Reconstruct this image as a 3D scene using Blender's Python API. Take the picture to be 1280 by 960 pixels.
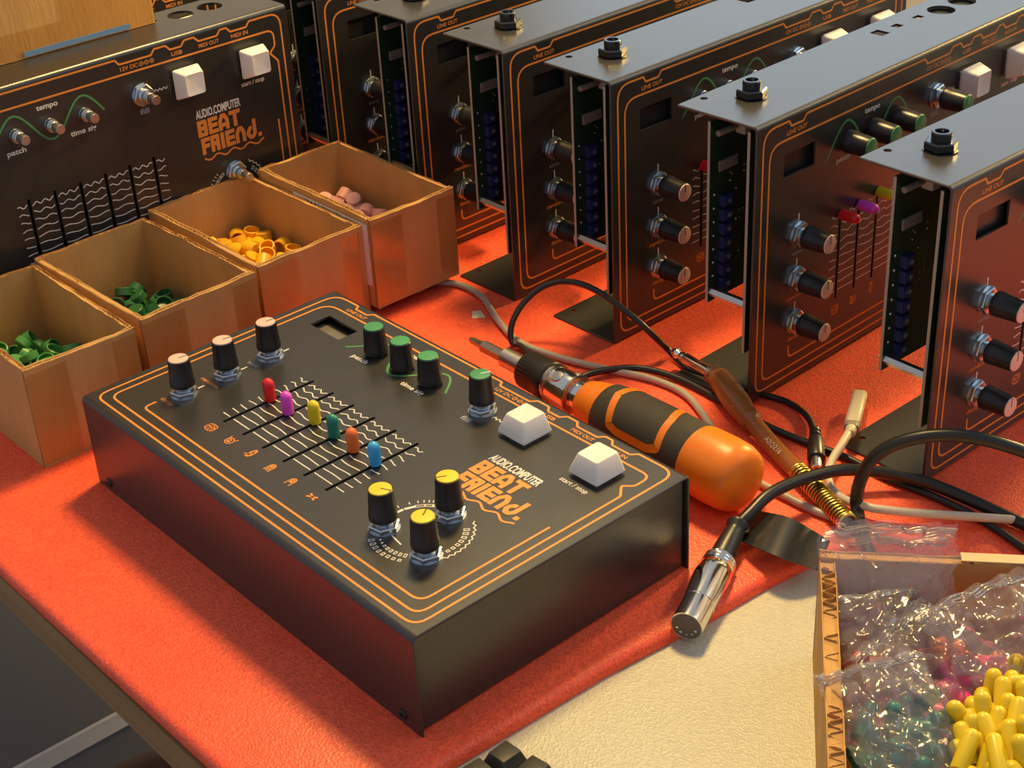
import bpy, bmesh, math, random
from mathutils import Vector, Matrix, noise

# ------------------------------------------------------------------ camera, world, lights
scene = bpy.context.scene
for o in list(bpy.data.objects):
    bpy.data.objects.remove(o, do_unlink=True)
COL = scene.collection
FPX = 1953.876
CAM_R = Vector((0.666726632, 0.743711423, -0.048671528))
CAM_D = Vector((0.350004020, -0.370090890, -0.860540481))
CAM_F = Vector((-0.658006674, 0.556710026, -0.507051441))
CAM_C = Vector((0.642071683, -0.266636641, 0.433214775))
cd = bpy.data.cameras.new('camera')
cd.sensor_width = 36.0
cd.lens = FPX / 1280 * 36
cd.clip_start = 0.02
cam = bpy.data.objects.new('camera', cd)
COL.objects.link(cam)
cam.matrix_world = Matrix(((CAM_R.x, -CAM_D.x, -CAM_F.x, CAM_C.x), (CAM_R.y, -CAM_D.y, -CAM_F.y, CAM_C.y),
                           (CAM_R.z, -CAM_D.z, -CAM_F.z, CAM_C.z), (0, 0, 0, 1)))
scene.camera = cam
scene.view_settings.view_transform = 'Standard'
scene.view_settings.look = 'None'
scene.view_settings.gamma = 1
scene.view_settings.use_curve_mapping = False
scene.view_settings.exposure = 0.0
world = bpy.data.worlds.new('room_light')
scene.world = world
world.use_nodes = True
bg = world.node_tree.nodes['Background']
bg.inputs[0].default_value = (0.84, 0.88, 1.0, 1)
bg.inputs[1].default_value = 0.42


def lamp(name, kind, loc, target, energy, color, size):
    l = bpy.data.lights.new(name, kind)
    l.energy = energy
    l.color = color
    if kind == 'AREA':
        l.shape = 'DISK'
        l.size = size
    else:
        l.shadow_soft_size = size
    o = bpy.data.objects.new(name, l)
    COL.objects.link(o)
    o.location = loc
    o.rotation_euler = (Vector(target) - Vector(loc)).to_track_quat('-Z', 'Y').to_euler()
    return o


lamp('assumed_overhead_lamp', 'POINT', (-0.12, 0.50, 1.0), (0.12, 0.18, 0), 58, (1.0, 0.68, 0.24), 0.10)  # warm lamp out of view, assumed from the way shadows fall
lamp('assumed_low_lamp', 'POINT', (0.17, 1.50, 0.56), (0.12, 0.18, 0), 58, (1.0, 0.66, 0.22), 0.06)  # unseen low lamp, assumed from the lit gaps between standing machines
back_light = lamp('assumed_window_light', 'AREA', (-1.55, 2.50, 1.15), (-1.55, 0, 1.15), 11.5, (.66, .86, 1.0), 1.8)  # unseen window light, assumed from the cool sheen on the top plates
back_light.data.shape = 'RECTANGLE'
back_light.data.size_y = 1.2
side_light = lamp('assumed_side_light', 'AREA', (1.40, 1.90, 1.75), (.1, .25, .1), 8, (.66, .86, 1.0), 1.2)  # cool area light added for assumed edge highlights
side_light.data.shape = 'RECTANGLE'
side_light.data.size_y = 1.1


def at(x, y, z=0.0):
    """photo pixel -> point at height z"""
    d = CAM_F + CAM_R * ((x - 640) / FPX) + CAM_D * ((y - 480) / FPX)
    return CAM_C + d * ((z - CAM_C.z) / d.z)


# ------------------------------------------------------------------ helpers
MAT = {}


def mat(name, col, rough=0.5, metal=0.0, spec=0.5, nscale=0, namt=0.0, bump=0.0, bscale=200, coat=0.0, trans=0.0, sss=0.0, stretch=None, emit=0):
    if name in MAT:
        return MAT[name]
    m = bpy.data.materials.new(name)
    m.use_nodes = True
    nt = m.node_tree
    b = nt.nodes['Principled BSDF']
    b.inputs['Base Color'].default_value = (*col, 1)
    b.inputs['Roughness'].default_value = rough
    b.inputs['Metallic'].default_value = metal
    b.inputs['Specular IOR Level'].default_value = spec
    b.inputs['Coat Weight'].default_value = coat
    b.inputs['Transmission Weight'].default_value = trans
    if sss:
        b.inputs['Subsurface Weight'].default_value = sss
        b.inputs['Subsurface Radius'].default_value = (1, .4, .2)
        b.inputs['Subsurface Scale'].default_value = .003
    tc = nt.nodes.new('ShaderNodeTexCoord')
    src = tc.outputs['Object']
    if stretch:
        mp = nt.nodes.new('ShaderNodeMapping')
        mp.inputs['Scale'].default_value = stretch
        nt.links.new(src, mp.inputs['Vector'])
        src = mp.outputs['Vector']
    if namt:
        n = nt.nodes.new('ShaderNodeTexNoise')
        n.inputs['Scale'].default_value = nscale
        n.inputs['Detail'].default_value = 5
        nt.links.new(src, n.inputs['Vector'])
        mx = nt.nodes.new('ShaderNodeMix')
        mx.data_type = 'RGBA'
        mx.inputs[6].default_value = (*[c * (1 - namt) for c in col], 1)
        mx.inputs[7].default_value = (*[min(1, c * (1 + namt)) for c in col], 1)
        nt.links.new(n.outputs['Fac'], mx.inputs[0])
        nt.links.new(mx.outputs[2], b.inputs['Base Color'])
    if bump:
        n2 = nt.nodes.new('ShaderNodeTexNoise')
        n2.inputs['Scale'].default_value = bscale
        n2.inputs['Detail'].default_value = 3
        nt.links.new(src, n2.inputs['Vector'])
        bp = nt.nodes.new('ShaderNodeBump')
        bp.inputs['Strength'].default_value = bump
        bp.inputs['Distance'].default_value = 0.001
        nt.links.new(n2.outputs['Fac'], bp.inputs['Height'])
        nt.links.new(bp.outputs['Normal'], b.inputs['Normal'])
    MAT[name] = m
    return m


def foam_mat(name, c0, c1, cell, g0=.80, g1=1.12):
    m = bpy.data.materials.new(name)
    m.use_nodes = True
    nt = m.node_tree
    b = nt.nodes['Principled BSDF']
    tc = nt.nodes.new('ShaderNodeTexCoord')
    v = nt.nodes.new('ShaderNodeTexVoronoi')
    v.inputs['Scale'].default_value = cell
    nt.links.new(tc.outputs['Object'], v.inputs['Vector'])
    n = nt.nodes.new('ShaderNodeTexNoise')
    n.inputs['Scale'].default_value = 14
    n.inputs['Detail'].default_value = 6
    nt.links.new(tc.outputs['Object'], n.inputs['Vector'])
    mx = nt.nodes.new('ShaderNodeMix')
    mx.data_type = 'RGBA'
    mx.inputs[6].default_value = (*c0, 1)
    mx.inputs[7].default_value = (*c1, 1)
    ad = nt.nodes.new('ShaderNodeMath')
    ad.operation = 'MULTIPLY_ADD'
    ad.inputs[1].default_value = 0.7
    nt.links.new(v.outputs['Distance'], ad.inputs[0])
    mu = nt.nodes.new('ShaderNodeMath')
    mu.operation = 'MULTIPLY'
    mu.inputs[1].default_value = 0.7
    nt.links.new(n.outputs['Fac'], mu.inputs[0])
    nt.links.new(mu.outputs[0], ad.inputs[2])
    nt.links.new(ad.outputs[0], mx.inputs[0])
    sp = nt.nodes.new('ShaderNodeSeparateColor')
    nt.links.new(v.outputs['Color'], sp.inputs[0])
    mr = nt.nodes.new('ShaderNodeMapRange')
    mr.inputs[1].default_value, mr.inputs[2].default_value, mr.inputs[3].default_value, mr.inputs[4].default_value = 0, 1, g0, g1
    nt.links.new(sp.outputs[0], mr.inputs[0])
    vm = nt.nodes.new('ShaderNodeVectorMath')
    vm.operation = 'SCALE'
    nt.links.new(mx.outputs[2], vm.inputs[0])
    nt.links.new(mr.outputs[0], vm.inputs['Scale'])
    nt.links.new(vm.outputs[0], b.inputs['Base Color'])
    b.inputs['Roughness'].default_value = 0.42
    b.inputs['Specular IOR Level'].default_value = 0.45
    bp = nt.nodes.new('ShaderNodeBump')
    bp.inputs['Strength'].default_value = 0.45
    bp.inputs['Distance'].default_value = 0.0004
    nt.links.new(v.outputs['Distance'], bp.inputs['Height'])
    nt.links.new(bp.outputs['Normal'], b.inputs['Normal'])
    MAT[name] = m
    return m


def film_mat(name, tint, gloss, bscale, bump, haze=0.03):
    m = bpy.data.materials.new(name)
    m.use_nodes = True
    nt = m.node_tree
    nt.nodes.remove(nt.nodes['Principled BSDF'])
    out = nt.nodes['Material Output']
    tr = nt.nodes.new('ShaderNodeBsdfTransparent')
    tr.inputs[0].default_value = (*tint, 1)
    gl = nt.nodes.new('ShaderNodeBsdfGlossy')
    gl.inputs['Roughness'].default_value = 0.12
    gl.inputs[0].default_value = (1, 1, 1, 1)
    df = nt.nodes.new('ShaderNodeBsdfDiffuse')
    df.inputs[0].default_value = (.9, .88, .9, 1)
    tc = nt.nodes.new('ShaderNodeTexCoord')
    n = nt.nodes.new('ShaderNodeTexNoise')
    n.inputs['Scale'].default_value = bscale
    n.inputs['Detail'].default_value = 4
    nt.links.new(tc.outputs['Object'], n.inputs['Vector'])
    bp = nt.nodes.new('ShaderNodeBump')
    bp.inputs['Strength'].default_value = bump
    bp.inputs['Distance'].default_value = 0.004
    nt.links.new(n.outputs['Fac'], bp.inputs['Height'])
    nt.links.new(bp.outputs['Normal'], gl.inputs['Normal'])
    fr = nt.nodes.new('ShaderNodeFresnel')
    fr.inputs[0].default_value = 1.5
    nt.links.new(bp.outputs['Normal'], fr.inputs['Normal'])
    ml = nt.nodes.new('ShaderNodeMath')
    ml.operation = 'MULTIPLY'
    ml.inputs[1].default_value = gloss
    nt.links.new(fr.outputs[0], ml.inputs[0])
    m0 = nt.nodes.new('ShaderNodeMixShader')
    m0.inputs[0].default_value = haze
    nt.links.new(tr.outputs[0], m0.inputs[1])
    nt.links.new(df.outputs[0], m0.inputs[2])
    m1 = nt.nodes.new('ShaderNodeMixShader')
    nt.links.new(ml.outputs[0], m1.inputs[0])
    nt.links.new(m0.outputs[0], m1.inputs[1])
    nt.links.new(gl.outputs[0], m1.inputs[2])
    nt.links.new(m1.outputs[0], out.inputs[0])
    MAT[name] = m
    return m


class MB:
    """collects geometry; build() links it as one mesh object"""

    def __init__(self):
        self.v, self.f = [], []

    def add(self, vs, fs, M=None):
        n = len(self.v)
        self.v += [tuple(M @ Vector(p)) if M else tuple(p) for p in vs]
        self.f += [tuple(i + n for i in f) for f in fs]
        return self

    def box(self, a, b, M=None):
        x0, y0, z0 = a
        x1, y1, z1 = b
        return self.add([(x0, y0, z0), (x1, y0, z0), (x1, y1, z0), (x0, y1, z0), (x0, y0, z1), (x1, y0, z1), (x1, y1, z1), (x0, y1, z1)],
                        [(3, 2, 1, 0), (4, 5, 6, 7), (0, 1, 5, 4), (1, 2, 6, 5), (2, 3, 7, 6), (3, 0, 4, 7)], M)

    def loft(self, rings, M=None, cap0=True, cap1=True, closed=False):
        n = len(rings[0])
        vs = [p for r in rings for p in r]
        fs = []
        m = len(rings)
        for i in range(m if closed else m - 1):
            for j in range(n):
                a, b = i * n + j, i * n + (j + 1) % n
                c, d = ((i + 1) % m) * n + (j + 1) % n, ((i + 1) % m) * n + j
                fs.append((a, b, c, d))
        if cap0 and not closed:
            fs.append(tuple(range(n - 1, -1, -1)))
        if cap1 and not closed:
            fs.append(tuple(range((m - 1) * n, m * n)))
        return self.add(vs, fs, M)

    def lathe(self, prof, n=20, M=None, cap0=True, cap1=True, flute=0.0, flute_rng=None, sy=1.0):
        rings = []
        for i, (r, z) in enumerate(prof):
            ring = []
            for k in range(n):
                rr = r
                if flute and (flute_rng is None or flute_rng[0] <= i <= flute_rng[1]) and k % 2:
                    rr = r - flute
                t = 2 * math.pi * k / n
                ring.append((rr * math.cos(t), sy * rr * math.sin(t), z))
            rings.append(ring)
        return self.loft(rings, M, cap0, cap1)

    def tube(self, pts, r, n=10, cap=True):
        pts = [Vector(p) for p in pts]
        rs = r if isinstance(r, (list, tuple)) else [r] * len(pts)
        t = (pts[1] - pts[0]).normalized()
        up = Vector((0, 0, 1)) if abs(t.z) < .9 else Vector((1, 0, 0))
        nv = (up - t * up.dot(t)).normalized()
        rings = []
        for i, p in enumerate(pts):
            if i:
                t2 = (pts[min(i + 1, len(pts) - 1)] - pts[i - 1]).normalized()
                nv = (nv - t2 * nv.dot(t2)).normalized()
                t = t2
            bv = t.cross(nv)
            rings.append([p + (nv * math.cos(2 * math.pi * k / n) + bv * math.sin(2 * math.pi * k / n)) * rs[i] for k in range(n)])
        return self.loft(rings, None, cap, cap)

    def ribbon(self, pts, w, z=0.0, closed=False, M=None, thick=0.0):
        P = [Vector((p[0], p[1])) for p in pts]
        n = len(P)
        vs, fs = [], []
        for i in range(n):
            a = P[i - 1] if (i or closed) else None
            c = P[(i + 1) % n] if (i < n - 1 or closed) else None
            d1 = (P[i] - a).normalized() if a is not None else None
            d2 = (c - P[i]).normalized() if c is not None else None
            d1 = d1 if d1 is not None else d2
            d2 = d2 if d2 is not None else d1
            n1, n2 = Vector((-d1.y, d1.x)), Vector((-d2.y, d2.x))
            nn = (n1 + n2)
            nn = nn.normalized() if nn.length > 1e-6 else n1
            k = w / 2 / max(.45, nn.dot(n1))
            vs += [(P[i].x + nn.x * k, P[i].y + nn.y * k, z), (P[i].x - nn.x * k, P[i].y - nn.y * k, z)]
        for i in range(n if closed else n - 1):
            j = (i + 1) % n
            fs.append((2 * i + 1, 2 * j + 1, 2 * j, 2 * i))
        return self.add(vs, fs, M)

    def mesh(self, name, m, smooth=40):
        me = bpy.data.meshes.new(name)
        me.from_pydata(self.v, [], self.f)
        me.materials.append(m)
        if smooth:
            me.polygons.foreach_set('use_smooth', [True] * len(me.polygons))
            me.set_sharp_from_angle(angle=math.radians(smooth))
        me.update()
        return me

    def build(self, name, m, parent=None, smooth=40):
        return put(name, self.mesh(name, m, smooth), parent)


def put(name, me, parent=None, loc=None, rot=None, M=None):
    o = bpy.data.objects.new(name, me)
    COL.objects.link(o)
    if parent:
        o.parent = parent
    if M is not None:
        o.matrix_local = M
    if loc:
        o.location = loc
    if rot:
        o.rotation_euler = rot
    return o


def tag(o, label, cat, group=None):
    o['label'] = label
    o['category'] = cat
    if group:
        o['group'] = group
    return o


def thing(name, label, cat, loc=(0, 0, 0), rot=(0, 0, 0), group=None):
    o = bpy.data.objects.new(name, None)
    COL.objects.link(o)
    o.empty_display_size = .01
    o.location = loc
    o.rotation_euler = rot
    return tag(o, label, cat, group)


def structure(o):
    o['kind'] = 'structure'
    return o


def curve_mesh(cu):
    o = bpy.data.objects.new('tmp', cu)
    COL.objects.link(o)
    dg = bpy.context.evaluated_depsgraph_get()
    dg.update()
    me = bpy.data.meshes.new_from_object(o.evaluated_get(dg))
    vs = [tuple(v.co) for v in me.vertices]
    fs = [tuple(p.vertices) for p in me.polygons]
    bpy.data.objects.remove(o, do_unlink=True)
    bpy.data.meshes.remove(me)
    return vs, fs


def plate(mb, outline, holes, thick, M):
    """flat sheet (local XY, z 0..-thick) with holes"""
    cu = bpy.data.curves.new('tmp', 'CURVE')
    cu.dimensions = '2D'
    cu.fill_mode = 'BOTH'
    cu.extrude = thick / 2
    for poly in [outline] + holes:
        s = cu.splines.new('POLY')
        s.points.add(len(poly) - 1)
        for p, q in zip(s.points, poly):
            p.co = (q[0], q[1], 0, 1)
        s.use_cyclic_u = True
    vs, fs = curve_mesh(cu)
    bpy.data.curves.remove(cu)
    return mb.add([(x, y, z - thick / 2) for x, y, z in vs], fs, M)


def text(mb, s, x, y, h, w=None, z=0.0, M=None, bold=0.0, shear=0.0, center=False):
    """lettering: left edge x, base line y, cap height h, fitted to width w"""
    cu = bpy.data.curves.new('tmp', 'FONT')
    cu.body = s
    cu.size = 1
    cu.offset = bold
    cu.shear = shear
    cu.resolution_u = 3
    vs, fs = curve_mesh(cu)
    bpy.data.curves.remove(cu)
    x0 = min(v[0] for v in vs)
    x1 = max(v[0] for v in vs)
    cap = 0.69
    k = h / cap
    kx = k if w is None else w / (x1 - x0)
    ox = x - (x1 - x0) * kx / 2 if center else x
    return mb.add([(ox + (a - x0) * kx, y + b * k, z) for a, b, c in vs], fs, M)


def circ(cx, cy, r, n=24):
    return [(cx + r * math.cos(2 * math.pi * k / n), cy + r * math.sin(2 * math.pi * k / n)) for k in range(n)]


def rect(x0, y0, x1, y1):
    return [(x0, y0), (x1, y0), (x1, y1), (x0, y1)]


def rrect(w, d, r, z, n=4, cx=0, cy=0):
    out = []
    for (sx, sy, a0) in ((1, 1, 0), (-1, 1, 90), (-1, -1, 180), (1, -1, 270)):
        for k in range(n + 1):
            a = math.radians(a0 + 90 * k / n)
            out.append((cx + sx * (w / 2 - r) + r * math.cos(a), cy + sy * (d / 2 - r) + r * math.sin(a), z))
    return out


def fillet(pts, r, closed=False, n=5):
    out = []
    N = len(pts)
    for i, p in enumerate(pts):
        if not closed and i in (0, N - 1):
            out.append(tuple(p[:2]))
            continue
        rr = p[2] if len(p) > 2 else r
        P = Vector(p[:2])
        A = Vector(pts[i - 1][:2])
        B = Vector(pts[(i + 1) % N][:2])
        da, db = (A - P), (B - P)
        la, lb = da.length, db.length
        da.normalize()
        db.normalize()
        ang = math.acos(max(-1, min(1, da.dot(db))))
        if ang > 3.1:
            out.append(tuple(P))
            continue
        L = min(rr / math.tan(ang / 2), la * .49, lb * .49)
        a, b = P + da * L, P + db * L
        for k in range(n + 1):
            t = k / n
            q = a * (1 - t) ** 2 + P * 2 * t * (1 - t) + b * t * t
            out.append((q.x, q.y))
    return out


def smooth_path(pts, sub=6):
    P = [Vector(p) for p in pts]
    out = []
    for i in range(len(P) - 1):
        p0, p1, p2, p3 = P[max(i - 1, 0)], P[i], P[i + 1], P[min(i + 2, len(P) - 1)]
        for k in range(sub):
            t = k / sub
            out.append(0.5 * ((2 * p1) + (p2 - p0) * t + (2 * p0 - 5 * p1 + 4 * p2 - p3) * t * t + (3 * p1 - p0 - 3 * p2 + p3) * t ** 3))
    out.append(P[-1])
    return out


mm = 0.001
# materials
BLACK = mat('satin_black_metal', (0.027, 0.025, 0.023), 0.30, 0, 0.80, 300, .25, .05, 2500)
ORANGE = mat('orange_print', (0.80, 0.27, 0.045), .5)
WHITE = mat('white_print', (0.78, 0.74, 0.68), .5)
GREENP = mat('green_print', (0.07, 0.27, 0.09), .5)
GREYP = mat('blue_grey_print', (0.30, 0.36, 0.42), .5)
KNOB = mat('black_knob_plastic', (0.018, 0.016, 0.016), .33, 0, .5)
CAPC = {'pink': mat('pink_cap_plastic', (.78, .50, .42), .42, sss=.1), 'yellow': mat('yellow_cap_plastic', (.85, .56, .01), .42),
        'green': mat('green_cap_plastic', (.045, .27, .10), .4)}
INK = mat('pointer_ink', (.02, .015, .01), .6)
STEEL = mat('zinc_steel', (.60, .66, .72), .28, 1.0)
CHROME = mat('chrome', (.80, .77, .70), .13, 1.0)
DARKNUT = mat('black_nickel', (.09, .095, .10), .22, 1.0)
KEYC = mat('cream_key_plastic', (.80, .77, .72), .45, 0, .4, sss=.15)
SLEEVE = {'red': (.80, .012, .02), 'magenta': (.78, .07, .62), 'yellow': (.75, .55, .01), 'teal': (.008, .20, .15), 'orange': (.85, .17, .03), 'blue': (.05, .42, .80), 'pink': (.85, .03, .30)}
SLV = {k: mat(k + '_sleeve_vinyl', c, .35, 0, .5, sss=.1) for k, c in SLEEVE.items()}
PCB = mat('dark_green_board', (.010, .030, .016), .35, 0, .5, 160, .6)
PCBEDGE = mat('board_edge', (.34, .29, .21), .6)
BLUEP = mat('blue_pot_plastic', (.018, .026, .11), .35)
SOLDER = mat('solder', (.75, .75, .75), .25, 1.0)
CHIP = mat('beige_chip', (.22, .19, .16), .5, 0, .5, 900, .4)
GLASS = mat('display_glass', (.17, .155, .125), .25)
CARD = mat('cardboard', (.56, .315, .105), .75, 0, .25, 60, .22, .25, 500, stretch=(1, 1, .25))
CARDEDGE = mat('cardboard_cut_edge', (.66, .50, .30), .85, 0, .2, 200, .3)
TAPE = film_mat('clear_tape', (.98, .95, .90), .16, 60, .03, 0.0)
FILM = film_mat('clear_bag_film', (.985, .975, .98), .8, 40, .14, .075)
ZIPF = film_mat('zip_seal_film', (.93, .90, .90), 1.3, 60, .1, .12)
REDFOAM = foam_mat('red_foam', (.95, .056, .028), (1.0, .138, .054), 900)
CREAMFOAM = foam_mat('cream_foam', (.52, .50, .37), (.62, .58, .44), 900, .92, 1.05)
RUBBER = mat('black_cable_rubber', (.016, .014, .013), .35, 0, .5)

# ------------------------------------------------------------------ setting: room, table, foam
TF = -0.006       # level of the cream sheet, 6 mm under the red foam
FLOOR = -0.745
mb = MB()
mb.box((-2.7, -1.8, FLOOR - .02), (2.4, 2.6, FLOOR))
structure(mb.build('floor', mat('grey_floor', (.12, .12, .135), .55, 0, .4, 9, .25, .1, 60)))
wallm = mat('cream_wall_paint', (.80, .72, .60), .8, 0, .3, 6, .05, .05, 80)
mb = MB()
mb.box((-2.72, -1.8, FLOOR), (-2.7, 2.6, 2.3))
structure(mb.build('wall_left', wallm))
mb = MB()
mb.box((-2.7, 2.58, FLOOR), (2.4, 2.6, .50))
mb.box((-2.7, 2.58, .50), (-2.5, 2.6, 2.3))
mb.box((-.6, 2.58, .50), (2.4, 2.6, 2.3))
structure(mb.build('wall_back', wallm))
mb = MB()
for a, b in (((-2.5, 2.56, .50), (-.6, 2.60, .55)), ((-2.5, 2.56, 1.75), (-.6, 2.60, 1.80)), ((-2.5, 2.56, .55), (-2.45, 2.6, 1.75)), ((-.65, 2.56, .55), (-.6, 2.6, 1.75))):
    mb.box(a, b)
structure(mb.build('assumed_window_1', mat('assumed_white_window_frame', (.75, .75, .73), .4)))  # unseen window frame, assumed around the back area light
mb = MB()
mb.box((-2.7, 2.565, FLOOR), (2.4, 2.58, FLOOR + .09))
structure(mb.build('baseboard_back', mat('white_baseboard', (.7, .69, .66), .4)))

table = thing('work_table', 'wooden work table under the red foam sheet', 'table', (0, 0, FLOOR))
wood = mat('plywood', (.40, .23, .10), .6, 0, .3, 30, .35, .1, 200, stretch=(.3, 3, 3))
zt = -FLOOR - .0085
mb = MB()
mb.box((-.80, -.066, zt - .018), (.64, .66, zt))
mb.build('tabletop', wood, table)
mb = MB()
mb.box((-.80, -.0685, zt - .019), (.64, -.066, zt - .0005))
mb.build('edge_band', mat('wood_edge_band', (.33, .18, .075), .5, 0, .4, 40, .4, .1, 300, stretch=(.2, 1, 6)), table)
lm = mat('table_leg_paint', (.10, .10, .11), .5)
for x in (-.74, .58):
    for y in (.0, .60):
        mb = MB()
        mb.box((x - .02, y - .02, 0), (x + .02, y + .02, zt - .018))
        mb.build('leg', lm, table)


def foam_sheet(outline, z0, z1, rnd):
    """soft sheet with rounded rim"""
    mb = MB()
    ins = []
    N = len(outline)
    for i in range(N):
        a, p, c = Vector(outline[i - 1]), Vector(outline[i]), Vector(outline[(i + 1) % N])
        d1, d2 = (p - a).normalized(), (c - p).normalized()
        n1, n2 = Vector((-d1.y, d1.x)), Vector((-d2.y, d2.x))
        nn = (n1 + n2).normalized()
        ins.append((p, nn / max(.4, nn.dot(n1))))
    rings = []
    h = (z1 - z0)
    rings.append([(p.x, p.y, z0) for p, n in ins])
    for k in range(5):
        t = math.radians(90 * k / 4)
        off = rnd * (1 - math.cos(t))
        z = z1 - rnd + rnd * math.sin(t)
        rings.append([(p.x + n.x * off, p.y + n.y * off, z) for p, n in ins])
    mb.loft(rings)
    return mb


# wavy right edge of the red sheet, straight front edge along the table
edge = []
for (x, y) in [(.2755, -.066), (.2765, -.03), (.2770, .0), (.279, .04), (.281, .08), (.2845, .11), (.288, .14), (.290, .17), (.294, .20), (.303, .225), (.33, .245), (.38, .262), (.43, .285), (.47, .31)]:
    edge.append((x, y))
outl = [(-.78, -.0705), (-.3, -.070), (.05, -.0695), (.15, -.0685), (.24, -.0675)] + edge + [(.47, .62), (-.78, .62)]
mb = foam_sheet(outl, TF + .0002, 0.0, .0042)
tag(mb.build('foam_sheet', REDFOAM, smooth=60), 'large red packing foam sheet covering the table', 'foam sheet')
mb = foam_sheet([(.20, -.062), (.60, -.062), (.60, .30), (.20, .30)], -.0083, TF, .001)
tag(mb.build('foam_sheet', CREAMFOAM, smooth=60), 'cream white foam sheet beside the red one under the silver plug', 'foam sheet')

# ------------------------------------------------------------------ the drum machine, local mm: u along the panel, v up the panel, w out of the panel
W, H, D = 260.0, 155.25, 50.34
TH, BR = 1.3, 2.6
MESH = {}


def keep(key, fn):
    if key not in MESH:
        MESH[key] = fn()
    return MESH[key]


S = Matrix.Scale(mm, 4)
SL_U = [72, 88.4, 104.8, 121.2, 137.4, 153.8]
PINK = [(36, 37), (36, 62), (36, 87.5)]
GRN = [(73, 126.6), (94.4, 126.6), (116, 126.6)]
FILL = (153.7, 127.6)
YEL = [(195, 37), (208, 62.4), (223, 37)]
KEYS = [(183.3, 127.6), (230.4, 127.4)]


def shell_mesh():
    mb = MB()
    holes = [rect(u - .85, 36.2, u + .85, 88.6) for u in SL_U] + [rect(22, 122, 47, 134.6)]
    E0 = TH / 2
    out = rect(E0, BR, W - E0, H - BR)
    plate(mb, out, holes, TH, S @ Matrix.Translation((0, 0, D)))
    # back sheet (carries the sockets): local x=u, y=w, outward normal +v
    bh = [circ(206.5, 16, 8), circ(227.5, 16, 8), circ(15, 4.4, 2.0, 12), circ(245, 4.4, 2.0, 12), rect(148.5, 8.5, 156, 17), rect(165, 10.5, 171, 15.5), rect(184.5, 11, 191, 15.5)]
    Mb = Matrix(((1, 0, 0, 0), (0, 0, 1, H), (0, 1, 0, 0), (0, 0, 0, 1)))
    plate(mb, rect(E0, 0, W - E0, D - BR), bh, TH, S @ Mb)
    Mf = Matrix(((1, 0, 0, 0), (0, 0, -1, 0), (0, 1, 0, 0), (0, 0, 0, 1)))
    plate(mb, rect(E0, 0, W - E0, D - BR), [circ(12, 5, 1.6, 10), circ(248, 5, 1.6, 10)], TH, S @ Mf)
    for (cv, a0) in ((BR, 90), (H - BR, 0)):
        sec = []
        for r in (BR, BR - TH):
            arc = [(cv + r * math.cos(math.radians(a0 + 90 * k / 6)), D - BR + r * math.sin(math.radians(a0 + 90 * k / 6))) for k in range(7)]
            sec += arc if r == BR else arc[::-1]
        rings = [[(u, p[0], p[1]) for p in sec] for u in (E0, W - E0)]
        mb.loft(rings, S)
    rm = BR - E0
    path = [(E0, 0)] + [(BR + rm * math.cos(math.radians(a)), D - BR + rm * math.sin(math.radians(a))) for a in (180, 150, 120, 90)] + [(H - BR + rm * math.cos(math.radians(a)), D - BR + rm * math.sin(math.radians(a))) for a in (90, 60, 30, 0)] + [(H - E0, 0)]
    for u in (E0, W - E0):
        mb.tube([Vector((u, v, w)) * mm for v, w in path], E0 * mm, 10)
    return mb.mesh('shell', BLACK, 30)


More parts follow.
